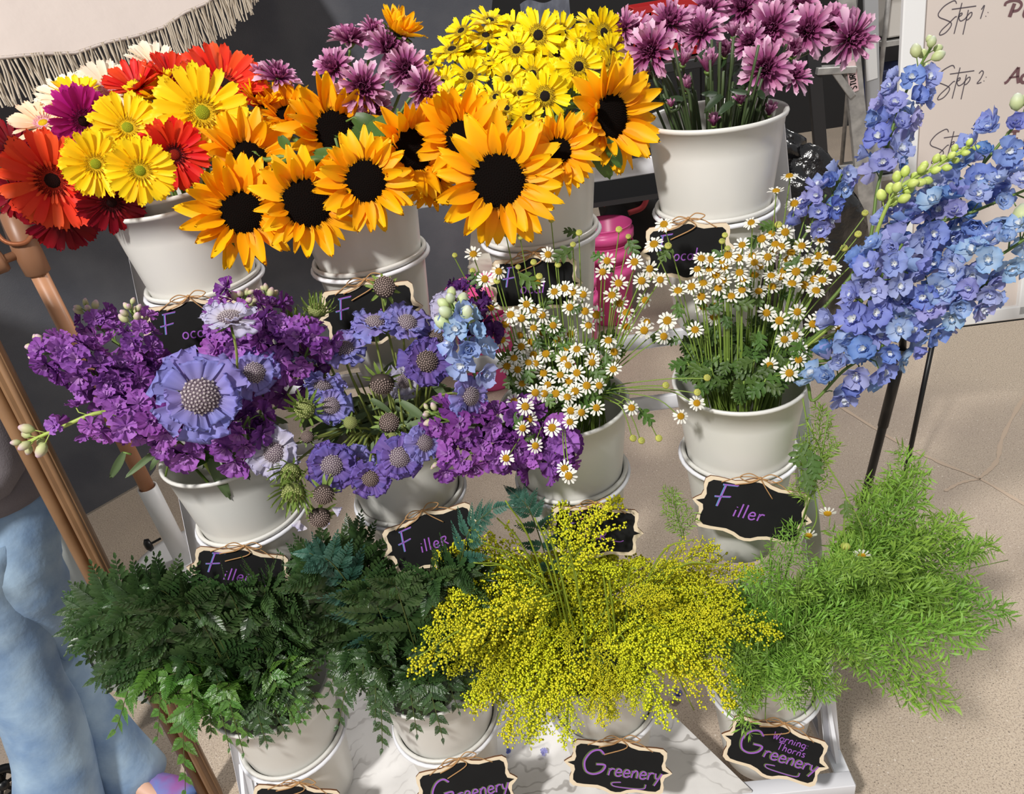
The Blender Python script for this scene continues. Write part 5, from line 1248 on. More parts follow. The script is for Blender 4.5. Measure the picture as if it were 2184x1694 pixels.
K('full purple stock hanging over the bucket rim', [(435, 965, 1.09), (345, 905, 1.03), (215, 880, 1.0)], 28, .1, 1.0, 38, 38, seed=7, nb=0, leaves=3)
K('short purple stock under the largest scabiosa', [(500, 960, 1.07), (512, 925, 1.04), (530, 890, 1.02)], 16, .1, 1.0, 36, 40, seed=8, nb=0, leaves=2)
K('purple stock behind the scabiosa seed heads', [(600, 860, 1.25), (645, 775, 1.27), (670, 700, 1.29)], 20, .1, 1.0, 34, 32, seed=9, nb=0)
K('purple stock in the middle of the bunch', [(430, 905, 1.14), (335, 835, 1.10), (245, 790, 1.07)], 24, .15, 1.0, 36, 34, seed=12, nb=0)
K('purple stock under the upper scabiosa', [(450, 880, 1.18), (420, 830, 1.18), (400, 795, 1.18)], 16, .2, 1.0, 34, 32, seed=13, nb=0)
K('purple stock lying across the gap towards the scabiosa', [(1170, 890, 1.1), (1080, 905, 1.05), (985, 905, 1.02), (915, 880, 1.02)], 28, .1, .95, 34, 34, 2, seed=10, nb=5)
K('purple stock hanging lowest between the two middle buckets', [(1180, 930, 1.08), (1100, 950, 1.04), (1010, 965, 1.01), (930, 985, 1.0)], 28, .1, .95, 32, 34, 2, seed=11, nb=6)
K('short purple stock drooping over the feverfew bucket rim', [(1195, 920, 1.08), (1180, 965, 1.03), (1150, 1000, 1.01)], 18, .1, 1.0, 34, 36, 2, seed=14, nb=0)
K('dark purple stock in front of the pink pail', [(1060, 760, 1.28), (1015, 685, 1.31), (985, 615, 1.33)], 16, .35, 1.0, 30, 30, 2, 'stock_dark', seed=15, nb=0)
leaf_thing(345, 955, 300, 1010, 1.04, 'long grey green stock leaf curling over the bucket edge', 'leaf', .6, STL)
leaf_thing(265, 965, 250, 1018, 1.02, 'pale green stock leaf hanging beside the parasol pole', 'leaf', .9, STL)
leaf_thing(400, 940, 440, 900, 1.03, 'curled dark stock leaf at the rim of the stock bucket', 'leaf', 1.0, STL)
leaf_thing(360, 985, 415, 945, 1.05, 'broad stock leaf lying on the rim of the stock bucket', 'leaf', 1.4, LEAFM)

# ------------------------------------------------------------------ scabiosa
def scab(x, y, rpx, kind, a, b, Y, label, petals=1, pin='pin', c=1, bract=None, pr=.42):
    P = at(x, y, fitY(x, y, Y, .02+rpx*.0003, 1)); n = facing(P, a, b); r = rpx*mpp(P)
    base = basepoint(1, c, P); root = root_at('scabiosa', label, 'scabiosa', base, 'scabiosa blooms and seed heads')
    M = frame(P, n, R_.random()*6); q = r*(pr if petals else .80)
    part('pincushion', PIN[pin], root, M @ Matrix.Diagonal((q, q, q, 1)), kind='stuff')
    if petals:
        ring(root, M, kind, 10, r*.76, r*.26, 5, 10, -.03*r, lj=.16, wj=.2)
        ring(root, M, kind, 9, r*.56, r*.24, 20, 10, .02*r, lj=.16, wj=.2)
    part('bracts', bract or BRACT, root, M @ Matrix.Translation((0, 0, -q*.3)) @ Matrix.Diagonal(((r*.6 if petals else q*1.45),)*3+(1,)))
    stem_of(root, base, P-n*q*.3, n, .0024, 'scab_stem', 1, c, .8)
ss = 'scabiosa '
for (x, y, rp, kd, a, b, Y, pt, pin, lab) in (
    (428, 845, 96, 'scab', -.05, -.05, .98, 1, 'pin', 'largest lavender blue scabiosa in front of the purple stock'),
    (542, 795, 55, 'scab', .1, .1, 1.07, 1, 'pin', 'lavender scabiosa beside the largest one'),
    (490, 680, 60, 'scab_pale', -.3, 1.6, 1.0, 1, 'pin', 'pale scabiosa seen from behind above the largest one'),
    (705, 866, 46, 'scab', .1, .15, 1.08, 1, 'pin', 'lavender scabiosa in the middle of the scabiosa bucket'),
    (708, 992, 56, 'scab_deep', -.1, -.15, 1.0, 1, 'pin', 'violet scabiosa hanging over the rim beside the pale one'),
    (852, 975, 54, 'scab_deep', .1, -.1, .99, 1, 'pin', 'violet scabiosa hanging over the rim under the green bud'),
    (790, 1020, 44, 'scab_deep', 0, -.4, .99, 1, 'pin_brown', 'violet scabiosa hanging between two others on the rim'),
    (910, 772, 58, 'scab_deep', .2, .2, 1.10, 1, 'pin_brown', 'violet scabiosa with dark centre beside the small delphinium'),
    (735, 745, 48, 'scab', -.1, .9, 1.16, 1, 'pin', 'lavender scabiosa tipped back among the stems'),
    (690, 822, 48, 'scab', -.3, -1.1, 1.10, 1, 'pin', 'lavender scabiosa nodding on a bent stem'),
    (800, 690, 52, 'scab', -.1, 1.4, 1.20, 1, 'pin', 'lavender scabiosa seen from behind before the sunflower plaque'),
    (868, 690, 50, 'scab', .2, .8, 1.20, 1, 'pin', 'ruffled lavender scabiosa behind the small delphinium'),
    (585, 965, 54, 'scab_pale', -.3, -.1, 1.02, 1, 'pin', 'faded pale scabiosa beside the stock bucket'),
    (650, 872, 27, 'scab', -.1, .2, 1.06, 0, 'pin_green', 'green scabiosa seed head with spiky bracts'),
    (655, 932, 17, 'scab', -.2, .2, 1.04, 0, 'pin_brown', 'small purple scabiosa bud'),
    (747, 902, 18, 'scab', .2, .2, 1.06, 0, 'pin_green', 'small green scabiosa bud in the middle of the bucket'),
    (830, 902, 27, 'scab', .1, .3, 1.04, 0, 'pin_brown', 'scabiosa bud just showing pink petals'),
    (835, 936, 17, 'scab', 0, .2, 1.02, 0, 'pin_green', 'small green scabiosa bud above the violet bloom'),
    (815, 820, 32, 'scab', -.1, -1.3, 1.10, 0, 'pin_brown', 'dark scabiosa seed head hanging face down'),
    (862, 812, 40, 'scab_pale', .2, -.3, 1.17, 1, 'pin', 'whitish scabiosa half hidden by the dark seed head'),
    (682, 1105, 28, 'scab', 0, -.8, .97, 0, 'pin_brown', 'scabiosa seed head hanging lowest with a few pink petals'),
    (690, 1056, 27, 'scab', -.1, -.5, .95, 0, 'pin_brown', 'brown scabiosa seed head below the violet bloom'),
    (820, 612, 29, 'scab_pale', .1, .3, 1.2, 0, 'pin_brown', 'whitish scabiosa bud standing highest before the sunflower plaque'),
    (624, 690, 23, 'scab', -.2, 1.4, 1.22, 0, 'pin_green', 'green scabiosa seed head seen from behind'),
    (676, 662, 24, 'scab', 0, 1.4, 1.23, 0, 'pin_green', 'taller green scabiosa seed head seen from behind'),
    (625, 1052, 30, 'scab', -.2, -.9, .97, 0, 'pin_green', 'hairy green scabiosa seed head hanging beside the stock bucket'),
    (620, 1008, 26, 'scab', -.4, -.7, 1.0, 0, 'pin_green', 'spiky green scabiosa bud under the faded bloom'),
    (962, 662, 50, 'scab_pale', 0, .5, 1.14, 1, 'pin', 'pale lilac scabiosa behind the small delphinium'),
    (1002, 845, 50, 'scab', .8, -.2, 1.02, 1, 'pin', 'lavender scabiosa turned sideways under the small delphinium'),
    (905, 945, 44, 'scab', .5, 0, 1.0, 1, 'pin', 'lavender scabiosa half hidden by the purple stock'),
    (650, 745, 40, 'scab', -.3, .5, 1.22, 1, 'pin_brown', 'lavender scabiosa behind the green seed heads'),
    (930, 720, 44, 'scab', .1, .6, 1.18, 1, 'pin_brown', 'lavender scabiosa tucked behind the small delphinium'),
    (760, 990, 40, 'scab', 0, -.2, 1.03, 1, 'pin', 'lavender scabiosa squeezed between the violet ones')):
    sp = SPIKY if 'hairy' in lab or 'spiky' in lab or 'from behind' in lab and pt == 0 else None
    scab(x, y, rp, kd, a, b, Y, lab, pt, pin, 0 if x < 500 or (x, y) == (542, 795) else 1, sp)
for k, (x, y, Y) in enumerate(((640, 1110, .965), (708, 1083, .965), (690, 1130, .965), (655, 1128, .965))):
    P = at(x, y, Y); pe = link('loose_petal', PET['scab_pale'][k], None, frame(P, facing(P, -.3, -.2), k*1.7, 22*mpp(P)))
    pe['label'] = 'pink petal clinging to the lowest scabiosa seed head'; pe['category'] = 'petal'; pe['group'] = 'pink scabiosa petals'
bare_stems(1, 1, 40, .03, .15, 'scab_stem', 'thin green stem in the scabiosa bucket', 'stem', 'scabiosa stems', .0018, .10, 2, STL, .055)
bare_stems(1, 1, 24, .0, .09, 'scab_stem', 'short leafy stem deep in the scabiosa bucket', 'stem', 'short scabiosa stems', .002, .085, 3, STL, .06)
bare_stems(1, 0, 10, .0, .07, 'stem', 'leafy green stem in the stock bucket', 'stem', 'stock stems', .003, .09, 2, STL, .06)

# ------------------------------------------------------------------ feverfew
fpet = lambda k: petal(1, .19, P_round, 3, 2, .06, (-.12, .02, -.05, .08)[k], 0, 0, 0, k)
FEVP = [ringmesh(fpet, [(n_, .68, .36, e, 0)], G['fev_petal'], 'petals', s) for s, n_, e in ((1, 12, 4), (2, 14, -8), (3, 11, 12), (4, 12, -20))]
mb = MB().lathe(dome(.42, .26, rimdrop=.2), 14); FEVD = seeds(mb, .41, .26, 46, .05, seed=2).mesh('disc', G['fev_disc'])
FCUP = MB().lathe([(.02, -.3), (.2, -.24), (.4, -.06), (.4, .02)], 10).mesh('calyx', G['fev_stem'])
FBUD = seeds(MB().lathe([(.02, -.8), (.7, -.5), (1, 0), (.8, .5), (.02, .7)], 10), .85, .75, 22, .2).mesh('bud', G['fev_bud'])
def lobed():
    mb = MB(); pl = lambda L, w_, s: petal(L, w_, P_lance, 4, 2, .1, -.15, .1, 0, 0, s)
    mb.join(pl(1, .12, 1))
    for x, l, a in ((.2, .42, 66), (.44, .44, 54), (.68, .32, 42)):
        for s in (-1, 1): mb.join(pl(l, l*.24, 2), Matrix.Translation((x, 0, -.02)) @ Matrix.Rotation(math.radians(a*s), 4, 'Z'))
    return mb
LOB = lobed().mesh('leaf', G['fev_leaf'])
def fever(x, y, c, Y, a, b, rpx, label, group, bud=0):
    P = at(x, y, fitY(x, y, Y, .02, 1)); n = facing(P, a, b); r = rpx*mpp(P)
    base = basepoint(1, c, P, .06, .10); root = root_at('feverfew', label, 'feverfew', base, group)
    M = frame(P, n, R_.random()*6)
    if bud: part('bud', FBUD, root, M @ Matrix.Diagonal((r, r, r, 1)))
    else:
        part('petals', R_.choice(FEVP), root, M @ Matrix.Diagonal((r, r, r, 1)), kind='stuff'); part('disc', FEVD, root, M @ Matrix.Diagonal((r, r, r*1.1, 1)))
        part('calyx', FCUP, root, M @ Matrix.Diagonal((r, r, r, 1)))
    pts = stem_of(root, base, P-n*r*.2, n, .0013, 'fev_stem', 1, c, .7, .15)
    if R_.random() < .45:
        p, d = along(pts, R_.uniform(.45, .8)); part('leaf', LOB, root, frame(p, V((R_.uniform(-.6, .6), -.7, .8)), 0, R_.uniform(.025, .045), V((R_.uniform(-1, 1), R_.uniform(-1, .3), R_.uniform(-.4, .7)))))
FL, FR_ = 'white feverfew bloom in the bucket behind the purple stock', 'white feverfew bloom in the bucket with the delphinium'
ZL = [(290,218),(433,315),(355,358),(225,440),(650,378),(712,220),(1045,255),(1020,318),(1200,262),(1240,368),(1110,382),(1345,362),(1285,300),(1072,450),(1260,478),(1115,495),(1155,548),(805,410),(848,432),(748,430),(910,445),(388,520),(470,612),(630,535),(678,562),(835,518),(940,620),(552,676),(615,715),(630,635),(680,660),(840,670),(1052,705),(1155,628),(1255,648),(1270,600),(1385,598),(1365,682),(818,748),(875,755),(630,785),(520,805),(600,830),(640,835),(803,815),(825,845),(958,795),(1085,770),(685,890),(875,888),(960,830),(1080,868),(480,852),(710,955),(640,1000),(690,1005),(755,1005),(830,935),(865,992),(820,1025),(520,1048),(583,1078),(840,1102),(900,1112),(985,1085),(602,1150),(568,1200),(735,1198),(835,1165),(565,950),(475,1370),(805,1428),(828,1470),(640,1300),(560,580),(500,560),(740,620),(760,700),(700,780),(920,540),(985,560),(560,740),(1000,960),(930,960),(540,870),(780,900),(450,700),(590,500)]
for k, (zx, zy) in enumerate(ZL):
    x, y = 900+zx/2.647, 460+zy/2.647; Y = min(1.215, 1.17+(720-y)/300*.20); Y += R_.uniform(-.02, .02)
    if y > 760: Y = 1.143-(y-760)/150*.13+R_.uniform(-.015, .015)
    if x > 1380: Y += .02
    fever(x, y, 2, Y, (x-1210)/900+R_.uniform(-.35, .35), R_.uniform(-.15, .75) if y < 860 else R_.uniform(-.3, .3), R_.uniform(17.5, 21), FL, 'feverfew behind the purple stock')
for (x, y) in ((1080, 500), (970, 545), (1008, 578), (1222, 522), (1235, 497), (1138, 560), (1105, 570), (1190, 565), (1320, 490), (1340, 505), (1425, 525), (1110, 505), (1176, 470), (1060, 600), (1150, 590)):
    fever(x, y, 2, 1.21, 0, .6, R_.uniform(6, 8.5), 'small greenish feverfew bud above the open blooms', 'feverfew buds', 1)
for (x, y) in ((1486, 860), (1452, 888), (1508, 806), (1487, 837), (1420, 822), (1347, 870), (1368, 940), (1350, 935), (1405, 935)):
    bd = (x, y) not in ((1486, 860), (1452, 888), (1347, 870))
    fever(x, y, 2, 1.08, .2, .2, 8 if bd else 18, 'feverfew bud on a long side stem between the buckets' if bd else 'feverfew bloom on a long side stem between the buckets', 'feverfew side stems', bd)
ZR = [(970,45),(890,135),(1100,180),(1000,210),(740,325),(215,335),(155,455),(802,422),(885,455),(945,382),(862,392),(1125,365),(1160,430),(685,460),(662,538),(580,592),(440,540),(492,548),(415,605),(570,672),(527,640),(690,668),(670,625),(960,548),(1050,560),(1045,465),(1140,525),(745,525),(840,532),(870,500),(935,615),(915,648),(860,645),(985,692),(865,712),(785,738),(685,730),(620,768),(440,770),(490,605),(450,690),(380,710),(452,830),(520,830),(540,718),(515,890),(832,868),(910,915),(1018,862),(1118,665),(1168,672),(1130,735),(1165,895),(1112,935),(1272,975),(402,970),(1000,1005),(940,1028),(1030,1085),(1025,1150),(850,1185),(970,1230),(760,565),(560,560),(1385,525),(1230,600),(300,735),(980,505),(235,915),(790,590),(1010,620),(760,640),(1080,560),(600,520),(920,470),(1200,560),(1060,700)]
for k, (zx, zy) in enumerate(ZR):
    x, y = 1340+zx/2.823, 360+zy/2.823; Y = min(1.30 if x > 1560 else 1.22, 1.20+(640-y)/300*.16); Y += R_.uniform(-.02, .02)
    if y > 780: Y = 1.08
    up = R_.uniform(.3, 1.1) if y < 640 else R_.uniform(-.1, .4)
    if y < 430: up = 1.6
    fever(x, y, 3, Y, (x-1600)/900+R_.uniform(-.3, .3), up, R_.uniform(18, 22), FR_, 'feverfew in the delphinium bucket')
for (x, y) in ((1546, 502), (1540, 515), (1552, 530), (1720, 450), (1775, 470), (1790, 440), (1845, 455), (1800, 530), (1660, 480), (1700, 520), (1760, 540), (1830, 500)):
    fever(x, y, 3, 1.28, .1, .7, R_.uniform(6.5, 10), 'greenish feverfew bud among the delphinium', 'feverfew buds', 1)
def foliage(c, n, h0, h1, spread, label, group, cnt=5):
    for k in range(n):
        a = R_.random()*2*PI; q = math.sqrt(R_.random()); rr = rim(1, c)
        p0 = V((rr.x+.06*q*math.cos(a), rr.y+.06*q*math.sin(a), rr.z-.10)); p1 = V((rr.x+spread*q*math.cos(a), rr.y+min(.03, spread*q*math.sin(a)*.9), rr.z+max(.03, R_.uniform(h0, h1))))
        r = thing('feverfew_foliage', label, 'foliage', p0, group); pts = bez(p0, p0.lerp(p1, .5)+V((0, 0, .03)), p1, 6)
        part('stem', MB().tube(pts, .0016, 4).mesh('stem', G['fev_stem']), r)
        for j in range(cnt):
            p, d = along(pts, lerp(min(.95, .125/(p1.z-p0.z)), 1, (j+R_.random())/cnt)); b = a+R_.uniform(-2, 2)
            part('leaf', LOB, r, frame(p, V((R_.uniform(-.5, .5), -.6, .9)), 0, R_.uniform(.026, .044), V((math.cos(b), min(.1, math.sin(b)-.3), R_.uniform(.0, .7)))))
foliage(3, 50, .01, .13, .115, 'lobed green feverfew foliage under the delphinium', 'feverfew foliage by the delphinium')
foliage(2, 26, .01, .12, .11, 'lobed green feverfew foliage behind the purple stock', 'feverfew foliage behind the stock')
# trailing feverfew stem hanging in front of the asparagus fern
tr = thing('feverfew_trail', 'long feverfew stem trailing down in front of the asparagus fern', 'feverfew', at(1715, 850, 1.08))
def chain(pix): return cat([at(*p) for p in pix], 5)
for pix, hd_ in (([(1712, 850, 1.09), (1725, 930, 1.06), (1728, 1000, 1.04), (1742, 1100, 1.02), (1724, 1142, 1.01)], (1722, 1150)), ([(1728, 1000, 1.04), (1750, 1060, 1.02), (1765, 1095, 1.01)], (1768, 1106)), ([(1722, 900, 1.07), (1770, 1000, 1.04), (1805, 1060, 1.02), (1800, 1120, 1.01), (1803, 1165, 1.0)], None), ([(1805, 1060, 1.02), (1840, 1130, 1.0), (1838, 1185, 1.0)], (1836, 1193))):
    pts = chain(pix); part('stem', MB().tube(pts, .0015, 5).mesh('stem', G['fev_stem']), tr)
    if hd_:
        P = pts[-1]; M = frame(P, facing(P, .1, -1.2), 1, 19*mpp(P)); part('petals', FEVP[3], tr, M, kind='stuff'); part('disc', FEVD, tr, M)
    else: part('bud', FBUD, tr, frame(pts[-1], V((0, -.3, -1)), 0, .009))
for (x, y, Y, l) in ((1722, 945, 1.05, .05), (1732, 975, 1.04, .045), (1715, 1005, 1.03, .04), (1728, 960, 1.045, .045), (1803, 1068, 1.01, .034)):
    P = at(x, y, Y); part('leaf', LOB, tr, frame(P, facing(P), 0, l, V((R_.uniform(-.6, .3), 0, -1))))

# ------------------------------------------------------------------ leatherleaf fern
def leaflet(L, w_, teeth=3):
    vs = [(0, 0, 0)]; fs = []; up, dn = [], []
    for i in range(1, teeth+1):
        x = L*(i/(teeth+1)); wd = w_*math.sin(PI*(.25+.7*i/(teeth+1)))
        up += [(x, wd*.8, .02*L), (x+L*.10, wd, .03*L)]; dn += [(x, -wd*.8, .02*L), (x+L*.10, -wd, .03*L)]
    vs += up; nu = len(up); vs += dn; vs.append((L, 0, -.04*L)); tip = len(vs)-1
    mid = [(L*.5, 0, -.03*L)]; vs += mid; mi_ = len(vs)-1
    ru = [0]+list(range(1, nu+1))+[tip]; rd = [0]+list(range(nu+1, 2*nu+1))+[tip]
    for i in range(len(ru)-1): fs.append((mi_, ru[i+1], ru[i])); fs.append((mi_, rd[i], rd[i+1]))
    return MB().add(vs, fs, 0, [p[0]/L for p in vs])
def pinna(seed, n=9):
    rr = random.Random(seed); mb = MB(); mb.tube([(0, 0, 0), (.5, 0, -.01), (1, 0, -.06)], [.012, .008, .003], 4)
    for i in range(n):
        x = .06+.84*i/n; l = (.30*(1-(i/n))**.8+.07)*(1 if i else .85); z = -.06*x*x
        for s in (-1, 1):
            mb.join(leaflet(l, l*.25, 3 if l > .16 else 2), Matrix.Translation((x+(.02 if s > 0 else 0), 0, z)) @ Matrix.Rotation(s*math.radians(58+rr.uniform(-6, 6)-18*i/n), 4, 'Z') @ Matrix.Rotation(rr.uniform(-.25, .25)-s*.12, 4, 'X'))
    mb.join(leaflet(.14, .035, 2), Matrix.Translation((.9, 0, -.05)))
    return mb
PIN_F = {g: [pinna(s).mesh('pinna', G[g]) for s in (1, 2, 3)] for g in ('fern', 'fern_light', 'fern_blue')}
def outpath(c, tip, arch, r0, n):
    rp = rim(2, c); d = V((tip.x-rp.x, tip.y-rp.y, 0)); l = d.length; dn = d.normalized() if l > .01 else V((0, -1, 0))
    base = V((rp.x+dn.x*.03, rp.y+dn.y*.03, rp.z-.10)); mouth = V((rp.x+dn.x*r0, rp.y+dn.y*r0, rp.z+.035))
    mid = mouth.lerp(tip, .55)+V((0, 0, arch)); q = math.hypot(mid.x-rp.x, mid.y-rp.y)
    if l > .13 and q < .19: mid.z = max(mid.z, rp.z+.075)
    elif tip.z > rp.z-.05: mid.z = max(mid.z, rp.z+.05)
    if tip.x > .52 and mid.y > .99: mid = V((.50, min(mid.y, 1.0), mid.z))      # passes in front of the stand's post
    return base, mouth, cat([base, mouth, mid, tip], n)
def frond(c, x, y, Y, label, group, kind='fern', Ls=1.0, arch=.09, wide=1.0, npair=9, start=.16):
    if c == 0 and x < 420: Y = min(Y, .93)
    tip = at(x, y, fitY(x, y, min(Y, 1.16), .055, 2)); rp = rim(2, c)
    base, mouth, pts = outpath(c, tip, arch, .06, 8)
    root = root_at('fern_frond', label, 'fern', base, group)
    part('rachis', MB().tube(pts, [lerp(.0022, .0006, i/len(pts)) for i in range(len(pts))], 5).mesh('rachis', G['rachis']), root)
    fl = (tip-mouth).length; pts2 = pts[8:]
    for i in range(npair):
        u = lerp(start, .985, i/(npair-.0)); 
        for s in (-1, 1):
            uu = min(.99, u+(.02 if s > 0 else 0)); p, dd = along(pts2, uu)
            up = V((R_.uniform(-.15, .15), -.45, 1)); nrm = (up-dd*up.dot(dd)).normalized(); sd_ = dd.cross(nrm)*-s
            ang = math.radians(lerp(68, 34, uu)); dirp = (dd*math.cos(ang)+sd_*math.sin(ang)+V((0, 0, R_.uniform(-.18, .1)))).normalized()
            pl = fl*.42*wide*((1-uu)**.72)*min(1, .55+u*1.8)*R_.uniform(.9, 1.08)+.012
            part('pinna', R_.choice(PIN_F[kind]), root, frame(p, nrm, 0, pl, dirp))
    p, dd = along(pts2, .985); part('pinna', R_.choice(PIN_F[kind]), root, frame(p, V((0, -.4, 1)), 0, fl*.10, dd))
FA = 'leatherleaf fern frond in the bucket beside the wooden frame rail'; FB = 'leatherleaf fern frond in the bucket beside the goldenrod'
GFa, GFb = 'ferns beside the frame rail', 'ferns beside the goldenrod'
for k, (x, y, Y) in enumerate(((150, 1300, 1.02), (145, 1345, .98), (200, 1450, .90), (330, 1255, 1.12), (395, 1285, 1.14), (490, 1262, 1.14), (585, 1262, 1.16), (650, 1270, 1.12), (690, 1215, 1.14), (250, 1285, 1.05), (320, 1400, .95), (430, 1340, 1.0), (540, 1330, 1.0), (620, 1380, .96), (380, 1480, .9), (470, 1480, .9), (560, 1490, .9), (440, 1310, 1.08), (350, 1320, 1.05), (480, 1400, .96), (300, 1350, .98), (600, 1300, 1.05), (270, 1420, .93), (620, 1460, .92))):
    frond(0, x, y, Y, FA if k > 1 else ['fern frond reaching out in front of the jeans', 'second fern frond reaching out in front of the jeans'][k], GFa, 'fern', wide=1.05)
for k, (x, y, Y) in enumerate(((245, 1560, .86), (335, 1575, .86), (395, 1690, .80), (490, 1600, .86), (520, 1610, .87), (640, 1560, .88), (700, 1530, .9), (420, 1570, .86))):
    frond(0, x, y, Y, 'light green fern frond drooping over the front of its bucket', GFa, 'fern_light', arch=.12, wide=.85)
for k, (x, y, Y) in enumerate(((605, 1430, .98), (640, 1345, 1.03), (700, 1235, 1.10), (765, 1215, 1.12), (845, 1252, 1.12), (930, 1240, 1.12), (1000, 1222, 1.14), (1050, 1260, 1.08), (1000, 1330, 1.0), (720, 1550, .88), (815, 1600, .86), (890, 1570, .86), (945, 1578, .87), (700, 1480, .92), (770, 1480, .9), (900, 1450, .9), (1030, 1390, .94), (850, 1300, 1.0), (760, 1330, 1.0), (920, 1280, 1.03), (680, 1390, 1.0), (830, 1400, .93), (960, 1420, .92), (640, 1200, 1.18), (890, 1350, .98), (800, 1540, .88), (1040, 1320, 1.0), (780, 1260, 1.05))):
    frond(1, x, y, Y, FB, GFb, 'fern', wide=1.0)
frond(1, 735, 1150, 1.30, 'fern frond standing up behind the scabiosa bucket', GFb, 'fern', wide=.9); frond(1, 1050, 1085, 1.16, 'blue green fern frond beside the crooked plaque', GFb, 'fern_blue', wide=.4); frond(2, 1100, 1055, 1.16, 'blue green fern frond above the goldenrod', GFb, 'fern_blue', wide=.4); frond(1, 660, 1180, 1.22, 'blue green fern frond under the stock bucket', GFb, 'fern_blue', wide=.6)
for k, (x, y, Y) in enumerate(((560, 1560, .87), (610, 1520, .88), (660, 1490, .92), (520, 1540, .88), (600, 1440, .95), (540, 1440, .95), (680, 1440, .98), (690, 1380, 1.02), (480, 1540, .88), (650, 1540, .87), (570, 1590, .85), (610, 1570, .86), (530, 1580, .855), (660, 1520, .88), (590, 1500, .89), (450, 1570, .86))):
    frond(0, x, y, Y, FA, GFa, 'fern' if k % 3 else 'fern_light', wide=1.35, arch=.075, npair=10, start=.06)
for k, (x, y, Y) in enumerate(((900, 1530, .87), (950, 1490, .88), (860, 1520, .88), (1000, 1470, .9), (840, 1460, .92), (940, 1400, .95), (1010, 1430, .93), (880, 1500, .88), (1020, 1500, .9), (980, 1520, .88))):
    frond(1, x, y, Y, FB, GFb, 'fern', wide=1.3, arch=.075, npair=10, start=.06)
P = at(325, 1462, .92)
op = link('dried_petal', petal(1, .4, P_obov, 6, 4, .5, .5, .3, 0, .1, 3).mesh('petal', G['orange_petal']), None, frame(P, facing(P, .2, .2), .6, .03)); op['label'] = 'crumpled orange petal caught in the fern'; op['category'] = 'petal'

# ------------------------------------------------------------------ goldenrod
def plume(seed, nbr=24):
    rr = random.Random(seed); mb = MB(); ax = [V((u, .02*math.sin(u*4+seed), .10*math.sin(u*2.2)-.16*u*u)) for u in [i/8 for i in range(9)]]
    mb.tube(ax, [.008, .008, .007, .007, .006, .005, .004, .003, .002], 4, 0)
    def bud(p, d, s):
        d = d.normalized(); x = d.orthogonal().normalized()*s*.45; y = d.cross(x.normalized())*s*.45
        mb.add([p, p+d*s*.5+x, p+d*s*.5+y, p+d*s*.5-x, p+d*s*.5-y, p+d*s], [(0, 2, 1), (0, 3, 2), (0, 4, 3), (0, 1, 4), (5, 1, 2), (5, 2, 3), (5, 3, 4), (5, 4, 1)], 1, [0, .6, .6, .6, .6, 1])
    for k in range(nbr):
        u = .14+.82*k/nbr; p, d = along(ax, u); a = k*2.4+rr.uniform(-.4, .4)
        x = V((0, 1, 0)); z = V((0, 0, 1)); rad = x*math.cos(a)+z*(.55*math.sin(a)+.25)
        l = (.40*(1-u)+.09)*rr.uniform(.8, 1.15); q = [p+(rad*.75+d*.62)*l*v+V((0, 0, -.30*l*v*v))+d*l*.18*v*v for v in (0, .25, .5, .75, 1)]
        mb.tube(q, [.005, .004, .0035, .003, .002], 3, 0, False)
        nb = int(l*72)+6
        for j in range(nb):
            v = .12+.88*(j+rr.random())/nb; b, bd = along(q, min(.999, v))
            o = V((rr.uniform(-1, 1), rr.uniform(-1, 1), rr.uniform(.0, 1.2))).normalized()
            b2 = b+o*rr.uniform(.008, .034); bud(b2, (o+bd*.7), rr.uniform(.022, .034))
    for j in range(16):
        b, bd = along(ax, .8+.2*j/16); o = V((rr.uniform(-.3, .3), rr.uniform(-1, 1), rr.uniform(0, 1))).normalized(); bud(b+o*.012, o+bd, .034)
    return mb.mesh('plume', [G['sol_stem'], G['sol']])
PLM = [plume(s) for s in range(1, 6)]
def golden(x, y, Y, label='goldenrod stem with drooping yellow plumes', L=None, n=3, c=2):
    tip = at(x, y, fitY(x, y, min(Y, 1.16), .05, 2)); rp = rim(2, c)
    base, mouth, pts = outpath(c, tip, .075, .065, 7)
    root = root_at('goldenrod', label, 'goldenrod', base, 'goldenrod stems in one bucket')
    part('stem', MB().tube(pts, [lerp(.0026, .0012, i/len(pts)) for i in range(len(pts))], 5).mesh('stem', G['sol_stem']), root)
    for k in range(n):
        u0, u1 = ((.56, 1), (.42, .78), (.38, .64))[k]; p, _ = along(pts, u0); e = tip if k == 0 else along(pts, u1)[0]+V((R_.uniform(-.05, .05), R_.uniform(-.05, .05), R_.uniform(-.01, .05)))
        dd = e-p; pl = min(.2, max(dd.length*1.1, .115))
        for q_ in range(14):
            dn_ = dd.normalized()
            if not any(clash(p+dn_*pl*f_, .024+.04*(1-f_), 2, c) for f_ in (.2, .4, .6, .8, 1.0)): break
            dd = dd+V((0, -.010, .0105)); pl = max(.095, pl*.985)
        up = V((R_.uniform(-.4, .4), R_.uniform(-.5, .1), 1))
        part('plume', R_.choice(PLM), root, frame(p, up, 0, pl, dd), kind='stuff')
    for k in range(1):
        p, d_ = along(pts, R_.uniform(.2, .4)); part('leaf', R_.choice(STL), root, frame(p, V((0, -.6, .8)), 0, R_.uniform(.04, .06), V((R_.uniform(-1, 1), -.4, -.2))))
